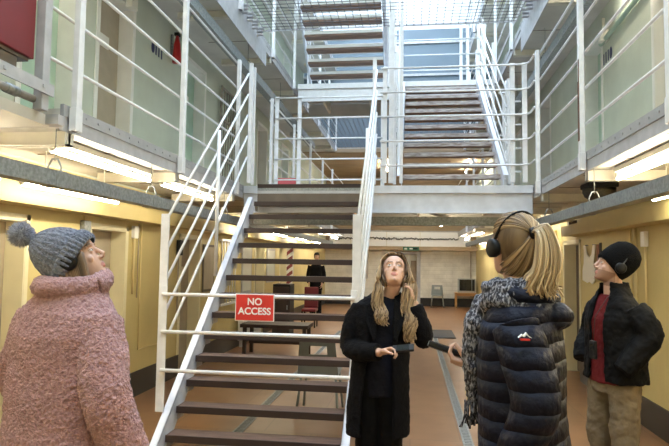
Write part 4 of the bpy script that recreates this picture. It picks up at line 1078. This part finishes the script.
# ---- woman in the navy puffer jacket
def puffer_woman():
    c = V((.43, 2.25, 0)); t = thing('person', 'person with blond ponytail in quilted navy jacket aiming a handset', 'person', c)
    f = V((-.90, .436, 0)); s = V((.436, .90, 0))
    at = lambda a, b, z: c + s * a + f * b + V((0, 0, z))
    Mx = headM((.392, 2.285, 1.752), (-.38, .90, .22))
    b = MB(); add_head(b, Mx, at(0, .0, 1.50), .052)
    torso(b, [(c.x, c.y, .90, .16, .11), (c.x, c.y, 1.1, .13, .09), (c.x, c.y, 1.36, .15, .10), (c.x, c.y, 1.47, .11, .07), (c.x, c.y, 1.53, .05, .05)], s, f)
    for q in (-1, 1): limb(b, [at(q * .09, 0, .95), at(q * .09, .02, .50), at(q * .09, -.01, .08)], [.085, .056, .04])
    limb(b, [at(-.15, 0, 1.44), at(-.20, -.07, 1.21), at(-.20, .02, .97)], [.045, .04, .027]); limb(b, [at(.15, 0, 1.44), (.44, 2.52, 1.20), (.265, 2.38, 1.27)], [.045, .04, .027])
    add_hand(b, at(-.20, .025, .955), (-.2, .05, -1), s, f, (.4, .5, .4))
    add_hand(b, (.243, 2.375, 1.278), (-.93, .12, .28), (.05, -.75, .65) if False else (-.1, .25, .95), (-.1, -.97, .15), (.75, .85, .6), .9)
    fused(b, 'body', SK(), t, .0032, 4, head_paint(Mx))
    k = MB()
    torso(k, [(c.x - .01, c.y, .84, .195, .160), (c.x - .012, c.y, 1.0, .195, .156), (c.x - .02, c.y, 1.15, .190, .148), (c.x - .022, c.y, 1.34, .200, .150), (c.x - .022, c.y, 1.46, .19, .135), (c.x - .012, c.y, 1.53, .15, .120), (c.x - .02, c.y + .01, 1.58, .105, .100), (c.x - .02, c.y + .01, 1.615, .095, .092)], s, f, puff=.0)
    limb(k, [at(-.185, -.01, 1.475), at(-.215, -.055, 1.36), at(-.225, -.085, 1.22), at(-.215, -.03, 1.08), at(-.205, .03, .975)], [.082, .086, .080, .070, .056], 20, 0.0, .07)
    limb(k, [at(.185, -.01, 1.475), (.50, 2.53, 1.33), (.455, 2.53, 1.20), (.36, 2.44, 1.225), (.288, 2.395, 1.258)], [.082, .085, .078, .064, .052], 20, 0.0, .07)
    # hood folded on the back
    pts = []
    for i in range(13):
        a = math.pi * (-.12 + 1.24 * i / 12); pts.append(at(-.118 * math.cos(a), .012 - .078 * math.sin(a), 1.578 - .030 * math.sin(a)))
    k.tube(pts, [.026 + .020 * math.sin(math.pi * i / 12) for i in range(13)], 14)
    k.sphere(at(0, -.085, 1.50), (.08, .08, .055), 16, 10)
    fused(k, 'puffer_jacket', [M['navy']], t, .0045, 1, disp=[(.05, .007)])
    k = MB()
    for q in (-1, 1): limb(k, [at(q * .085, 0, .93), at(q * .09, .02, .50), at(q * .09, -.01, .10)], [.108, .078, .062])
    fused(k, 'trousers', [M['navytop']], t, .008, 3)
    for q in (-1, 1):
        k = MB(); k.tube([at(q * .09, -.07, .045), at(q * .09, .06, .05), at(q * .095, .17, .035)], [.045, .048, .028], 12)
        fused(k, 'boot', [M['boot']], t, .006, 2)
    # zip pocket and chest mark on the sleeve
    m = MB(); m.tube([at(-.175, .085, 1.22), at(-.168, .10, 1.08)], .006, 6); m.build('pocket_zip', 'black', t)
    sl = at(-.215, -.055, 1.455) + V((-.022, -.093, 0)); ux = V((.97, -.10, 0)).normalized()
    lg = lambda u, v: sl + ux * u * .72 + V((0, 0, v * .72))
    mk = MB(); mk.prism([lg(-.028, -.006), lg(-.012, .010), lg(-.005, .004), lg(.006, .018), lg(.014, .006), lg(.030, -.006), lg(.018, -.002), lg(.006, .008), lg(-.004, -.003), lg(-.013, .002)], (0, .02, 0)); mk.build('sleeve_mark', 'white', t)
    mk = MB(); mk.prism([lg(-.019, -.017), lg(.021, -.017), lg(.021, -.010), lg(-.019, -.010)], (0, .02, 0)); mk.build('sleeve_mark', 'red', t)
    # scarf
    k = MB()
    for j, (zz, rx, rr_) in enumerate(((1.555, .105, .045), (1.60, .095, .042))):
        k.tube([at(rx * 1.05 * math.cos(a), rx * math.sin(a) + .035, zz - .03 * max(0, math.sin(a)) + .012 * math.sin(3 * a + j)) for a in [2 * math.pi * i / 20 for i in range(21)]], rr_, 12)
    k.tube([at(-.03, .15, 1.55), at(-.05, .185, 1.46), at(-.045, .20, 1.36), at(-.04, .20, 1.25), at(-.03, .195, 1.16)], [.055, .062, .056, .050, .036], 12, .6)
    k.tube([at(.06, .15, 1.55), at(.05, .19, 1.45), at(.04, .20, 1.33), at(.05, .20, 1.22)], [.05, .06, .05, .036], 12, .6)
    fused(k, 'scarf', [M['scarf']], t, .006, 2, disp=[(.035, .030)])
    rr = random.Random(9); m = MB()
    for i in range(26):
        a = rr.uniform(-.085, .02); p = at(a, .20 + rr.uniform(-.02, .02), 1.17); m.tube([p, p + V((rr.uniform(-.01, .01), rr.uniform(-.01, .01), -.05)), p + V((rr.uniform(-.02, .02), rr.uniform(-.01, .01), -.10))], .003, 5)
    m.build('scarf_fringe', 'scarf', t)
    # hair pulled back into a ponytail
    m = MB(); cap(m, Mx, lambda p: (p.z > .085 and p.y < .060) or (p.z <= .085 and p.y < .026 - .35 * max(0, -p.z)) and not (abs(p.x) > .05 and p.z < -.03 and p.y > -.04), .006)
    o = m.build('hair_cap', M['roots'], t); so = o.modifiers.new('thick', 'SOLIDIFY'); so.thickness = .010; so.offset = 0
    L = []; base = V((0, -.104, .070))
    E3 = V((.083, .107, .120))
    def on_skull(p, k=1.0):
        q = V((p.x / E3.x, (p.y + .004) / E3.y, p.z / E3.z)).normalized() * k
        return V((q.x * E3.x, q.y * E3.y - .004, q.z * E3.z))
    for i in range(220):
        a = 2 * math.pi * i / 220
        st = V((.080 * math.cos(a), .030 + .045 * math.sin(a), .055 + .055 * math.sin(a)))
        if math.sin(a) < -.2: st = V((.062 * math.cos(a), -.045 + .02 * rr.random(), -.075 + .03 * abs(math.cos(a))))
        k_ = rr.uniform(1.08, 1.14); L.append(([Mx @ on_skull(st.lerp(base, u / 5), k_) for u in range(6)], .0046, .0046))
    m = MB(); locks(m, L); m.build('hair', 'blond', t)
    L = []; B = Mx @ base
    for i in range(260):
        a = rr.uniform(-1, 1); bq = rr.uniform(-1, 1)
        out = V((.026, -.034, 0))
        pts = [B + V((rr.uniform(-.012, .012), rr.uniform(-.012, .012), rr.uniform(-.01, .012))), B + out * .9 + V((.018 * a, .02 * bq, .018 + .016 * a)), B + out * 1.35 + V((.036 * a + .006, .03 * bq, -.05)), B + out * 1.3 + V((.044 * a + .004, .034 * bq, -.13 + rr.uniform(-.01, .01))), B + out * 1.1 + V((.050 * a - .012, .034 * bq, -.175 + rr.uniform(-.03, .02))), B + out * .9 + V((.056 * a + rr.uniform(-.02, .02), .034 * bq, -.208 + rr.uniform(-.03, .03)))]
        L.append((pts, .0052, .0032))
    m = MB(); locks(m, L); m.build('ponytail', 'blondlight', t)
    m = MB(); d = V((.5, -.3, .1)).normalized(); m.tube([B - d * .004, B + d * .012], .024, 12); m.build('hair_tie', 'black', t)
    headphones('black headphones over the blond ponytail', Mx, .090, -.004, .130, .015)
    p = thing('audio_handset', 'black handset pointed forward by the person in the navy jacket', 'handset', (.15, 2.40, 1.35))
    ax = V((-.94, .05, .30)).normalized(); u = V((.25, .2, .9)); u = (u - ax * u.dot(ax)).normalized(); n = ax.cross(u)
    cc = V((.150, 2.388, 1.338)); MB().obox(cc, ax * .082, u * .012, n * .024).build('case', 'black', p, .006)
    MB().obox(cc + ax * .0822, u * .009, n * .020, ax * .0008).build('end_cap', 'galv', p); MB().obox(cc + u * .0123 + ax * .02, ax * .035, n * .019, u * .0006).build('screen', 'screen', p)
    m = MB(); m.tube([cc - ax * .08, cc - ax * .10 + V((0, 0, -.06)), (.215, 2.37, 1.18), (.235, 2.36, 1.12), (.25, 2.34, 1.17)], .0018, 5); m.build('cord', 'brass', p)
puffer_woman()

# ---- man in the black jacket
def beanie_man():
    c = V((1.375, 4.20, 0)); t = thing('person', 'person in black jacket, black beanie and khaki trousers, hand in pocket', 'person', c)
    f = V((-.93, -.37, 0)); s = V((-.37, .93, 0))
    at = lambda a, b, z: c + s * a + f * b + V((0, 0, z))
    Mx = headM((1.362, 4.19, 1.678), (-.94, -.05, .30))
    b = MB(); add_head(b, Mx, at(0, 0, 1.45), .058)
    torso(b, [(c.x, c.y, .86, .16, .11), (c.x, c.y, 1.05, .14, .10), (c.x, c.y, 1.30, .15, .10), (c.x, c.y, 1.41, .11, .07), (c.x, c.y, 1.46, .06, .055)], s, f)
    for q in (-1, 1): limb(b, [at(q * .10, 0, .92), at(q * .11, .02, .50), at(q * .12, -.02, .08)], [.09, .06, .045])
    limb(b, [at(-.15, 0, 1.38), at(-.29, -.04, 1.20), at(-.16, .04, 1.06)], [.05, .04, .03]); limb(b, [at(.15, 0, 1.38), at(.25, -.02, 1.18), at(.16, .05, 1.06)], [.05, .04, .03])
    add_hand(b, at(-.13, .02, 1.03), (.1, -.05, -1), s, f, (.2, .2, .2), .1); add_hand(b, at(.13, .03, 1.04), (0, 0, -1), -s, f, (.2, .2, .2), .1)
    fused(b, 'body', SK(), t, .0034, 4, head_paint(Mx, True))
    k = MB()
    torso(k, [(c.x - .01, c.y - .01, .90, .155, .130), (c.x, c.y, 1.1, .150, .13), (c.x, c.y, 1.32, .17, .135), (c.x, c.y, 1.43, .14, .10), (c.x, c.y, 1.485, .085, .075)], s, f)
    fused(k, 'red_shirt', [M['redshirt']], t, .007, 3, disp=[(.05, .012)])
    k = MB()
    for q in (-1, 1): limb(k, [at(q * .088, .0, .94), at(q * .105, .02, .72), at(q * .118, .03, .50), at(q * .125, -.015, .28), at(q * .13, -.01, .07)], [.108, .098, .080, .072, .068])
    torso(k, [(c.x, c.y, .84, .17, .125), (c.x, c.y, .98, .165, .125)], s, f)
    fused(k, 'khaki_trousers', [M['khaki']], t, .007, 4, disp=[(.09, .028), (.03, .010)])
    for q in (-1, 1):
        k = MB(); k.tube([at(q * .13, -.09, .045), at(q * .13, .05, .055), at(q * .14, .19, .038)], [.046, .05, .034], 12)
        fused(k, 'shoe', [M['shoe']], t, .006, 2)
    k = MB(); R = [(.915, .226, .165, .34), (1.0, .218, .158, .30), (1.15, .210, .152, .26), (1.32, .215, .152, .24), (1.42, .190, .120, .28), (1.48, .13, .098, .40), (1.535, .092, .088, .50), (1.572, .090, .086, .55)]
    nn = 40; vs = []
    for (z, a, bb, gap) in R:
        for th in (1.0, .88):
            for j in range(nn):
                q = math.pi / 2 + gap + (2 * math.pi - 2 * gap) * j / (nn - 1); ca, sa = math.cos(q), math.sin(q)
                vs.append(c + V((0, 0, z)) + s * (a * th * math.copysign(abs(ca) ** .85, ca)) + f * (bb * th * math.copysign(abs(sa) ** .85, sa)))
    F = []
    for i in range(len(R) - 1):
        o0 = i * 2 * nn; o1 = o0 + 2 * nn
        for j in range(nn - 1):
            F.append((o0 + j, o0 + j + 1, o1 + j + 1, o1 + j)); F.append((o0 + nn + j + 1, o0 + nn + j, o1 + nn + j, o1 + nn + j + 1))
        for j in (0, nn - 1): F.append((o0 + j, o1 + j, o1 + nn + j, o0 + nn + j))
    for o0 in (0, (len(R) - 1) * 2 * nn):
        for j in range(nn - 1): F.append((o0 + j, o0 + nn + j, o0 + nn + j + 1, o0 + j + 1))
    k.add(vs, F, True)
    limb(k, [at(-.17, -.01, 1.395), at(-.232, -.035, 1.31), at(-.255, -.04, 1.22), at(-.235, .05, 1.10), at(-.21, .125, 1.01)], [.082, .086, .082, .072, .062])
    limb(k, [at(.17, -.01, 1.395), at(.232, -.03, 1.30), at(.262, -.02, 1.20), at(.245, .05, 1.10), at(.205, .095, 1.02)], [.080, .084, .080, .070, .060])
    fused(k, 'black_jacket', [M['blackjacket']], t, .0065, 4, disp=[(.10, .026), (.035, .010)])
    # slouch beanie
    A = V((0, -.58, .81)).normalized(); U = V((1, 0, 0)); W = A.cross(U); h = MB(); R = []
    for d_, rx, ry in ((-.030, .084, .104), (-.020, .093, .113), (.03, .099, .120), (.085, .101, .119), (.135, .094, .108), (.175, .072, .080), (.195, .042, .047), (.202, .012, .012)):
        R.append([Mx @ (V((0, .0, .002)) + A * d_ + U * (rx * math.cos(q)) + W * (ry * math.sin(q))) for q in [2 * math.pi * i / 40 for i in range(40)]])
    h.rings(R); h.build('beanie', 'blackknit', t)
    hp = headphones('black headphones with a shiny band over the beanie', Mx, .099, -.02, .165, .05)
    hb = [o for o in hp.children if o.name.startswith('headband')][0]; hb.data.materials.clear(); hb.data.materials.append(M['rubber'])
    p = thing('audio_pouch', 'black audio guide hanging on a lanyard at the red shirt', 'audio guide', at(.0, .2, 1.1))
    cc = at(-.02, .185, 1.12); MB().obox(cc, s * .028, f * .012, V((0, 0, .06))).build('case', 'black', p, .006)
    MB().obox(cc + f * .0125 + V((0, 0, .02)), s * .018, f * .0006, V((0, 0, .018))).build('screen', 'screen', p)
    MB().tube([cc + V((0, 0, .06)), at(-.03, .175, 1.34), at(-.07, .11, 1.47), at(-.05, .0, 1.53)], .0026, 6).build('lanyard', 'nosing', p)
beanie_man()

# ---- distant standing person
def far_person():
    c = V((-2.88, 17.6, 0)); t = thing('person', 'distant person in black standing behind the stair treads', 'person', c)
    s = V((1, 0, 0)); f = V((0, -1, 0)); P = lambda x, y, z: c + V((x, y, z))
    Mx = headM(P(.02, -.02, 1.80), (.3, -.95, .05)); b = MB(); add_head(b, Mx, P(0, 0, 1.55))
    torso(b, [(c.x, c.y, .95, .15, .10), (c.x, c.y, 1.2, .14, .09), (c.x, c.y, 1.48, .15, .09), (c.x, c.y, 1.60, .05, .05)], s, f)
    for q in (-1, 1):
        limb(b, [P(q * .09, 0, 1.0), P(q * .10, -.02, .52), P(q * .11, 0, .08)], [.08, .06, .04]); limb(b, [P(q * .17, 0, 1.52), P(q * .23, .02, 1.22), P(q * .20, -.10, .98)], [.045, .04, .03])
        add_hand(b, P(q * .20, -.11, .96), (0, -.3, -1), (-q, 0, 0), (0, -1, 0))
    fused(b, 'body', SK(), t, .009, 2, head_paint(Mx))
    k = MB(); torso(k, [(c.x, c.y, .78, .20, .15), (c.x, c.y, 1.0, .19, .14), (c.x, c.y, 1.25, .19, .14), (c.x, c.y, 1.46, .21, .13), (c.x, c.y, 1.56, .13, .09), (c.x, c.y, 1.62, .07, .07)], s, f)
    for q in (-1, 1): limb(k, [P(q * .18, 0, 1.52), P(q * .24, .02, 1.22), P(q * .205, -.09, 1.0)], [.075, .07, .055])
    fused(k, 'black_coat', [M['blackwool']], t, .011, 3)
    k = MB()
    for q in (-1, 1): limb(k, [P(q * .09, 0, .98), P(q * .10, -.02, .52), P(q * .115, 0, .08)], [.10, .085, .07])
    fused(k, 'trousers', [M['blackcloth']], t, .011, 3)
    for q in (-1, 1):
        k = MB(); k.tube([P(q * .11, .06, .045), P(q * .12, -.08, .05), P(q * .13, -.19, .035)], [.045, .05, .03], 10); fused(k, 'shoe', [M['boot']], t, .008, 2)
    h = MB(); cap(h, Mx, lambda p: p.z > .035 or (p.y < .03 and p.z > -.06), .012); o = h.build('cap', 'blackknit', t); so = o.modifiers.new('thick', 'SOLIDIFY'); so.thickness = .01
far_person()

# ------------------------------------------------------------------ light, camera
w = bpy.data.worlds.new('sky'); sc.world = w; w.use_nodes = True
bg = w.node_tree.nodes['Background']; bg.inputs['Color'].default_value = (.80, .89, 1.0, 1); bg.inputs['Strength'].default_value = 14.0
def portal(name, loc, rot, sx, sy):
    l = bpy.data.lights.new(name, 'AREA'); l.shape = 'RECTANGLE'; l.size = sx; l.size_y = sy; l.cycles.is_portal = True
    o = bpy.data.objects.new(name, l); C.objects.link(o); o.location = loc; o.rotation_euler = rot
portal('skylight_portal', ((XL + XR) / 2, 7.3, ZT + .2), (0, 0, 0), 3.4, 20.8)
def cam_setup():
    f, vx, vy, roll, h = 580.0, 411.0, 261.5, .006, 1.69
    W, H = 669.0, 446.0
    dY = V(((vx - W / 2) / f, -(vy - H / 2) / f, 1)).normalized()
    u = V((roll, 1, 0)); u = (u - dY * u.dot(dY)).normalized()
    r = u.cross(dY)
    # rows: camera axes expressed in the world (x right, y up, z forward)
    cx = V((r.x, dY.x, u.x)); cy = V((r.y, dY.y, u.y)); cz = V((r.z, dY.z, u.z))
    m = Matrix((( cx.x, cy.x, -cz.x, 0), (cx.y, cy.y, -cz.y, 0), (cx.z, cy.z, -cz.z, h), (0, 0, 0, 1)))
    cd = bpy.data.cameras.new('camera'); cd.sensor_width = 36; cd.lens = 36 * f / W; cd.clip_start = .05; cd.clip_end = 200
    o = bpy.data.objects.new('camera', cd); C.objects.link(o); o.matrix_world = m; sc.camera = o
cam_setup()
sc.view_settings.view_transform = 'Standard'; sc.view_settings.look = 'None'; sc.view_settings.gamma = 1; sc.view_settings.use_curve_mapping = False
sc.view_settings.exposure = 0.08
sc.cycles.use_denoising = True; sc.cycles.max_bounces = 8; sc.cycles.diffuse_bounces = 5; sc.cycles.sample_clamp_indirect = 6
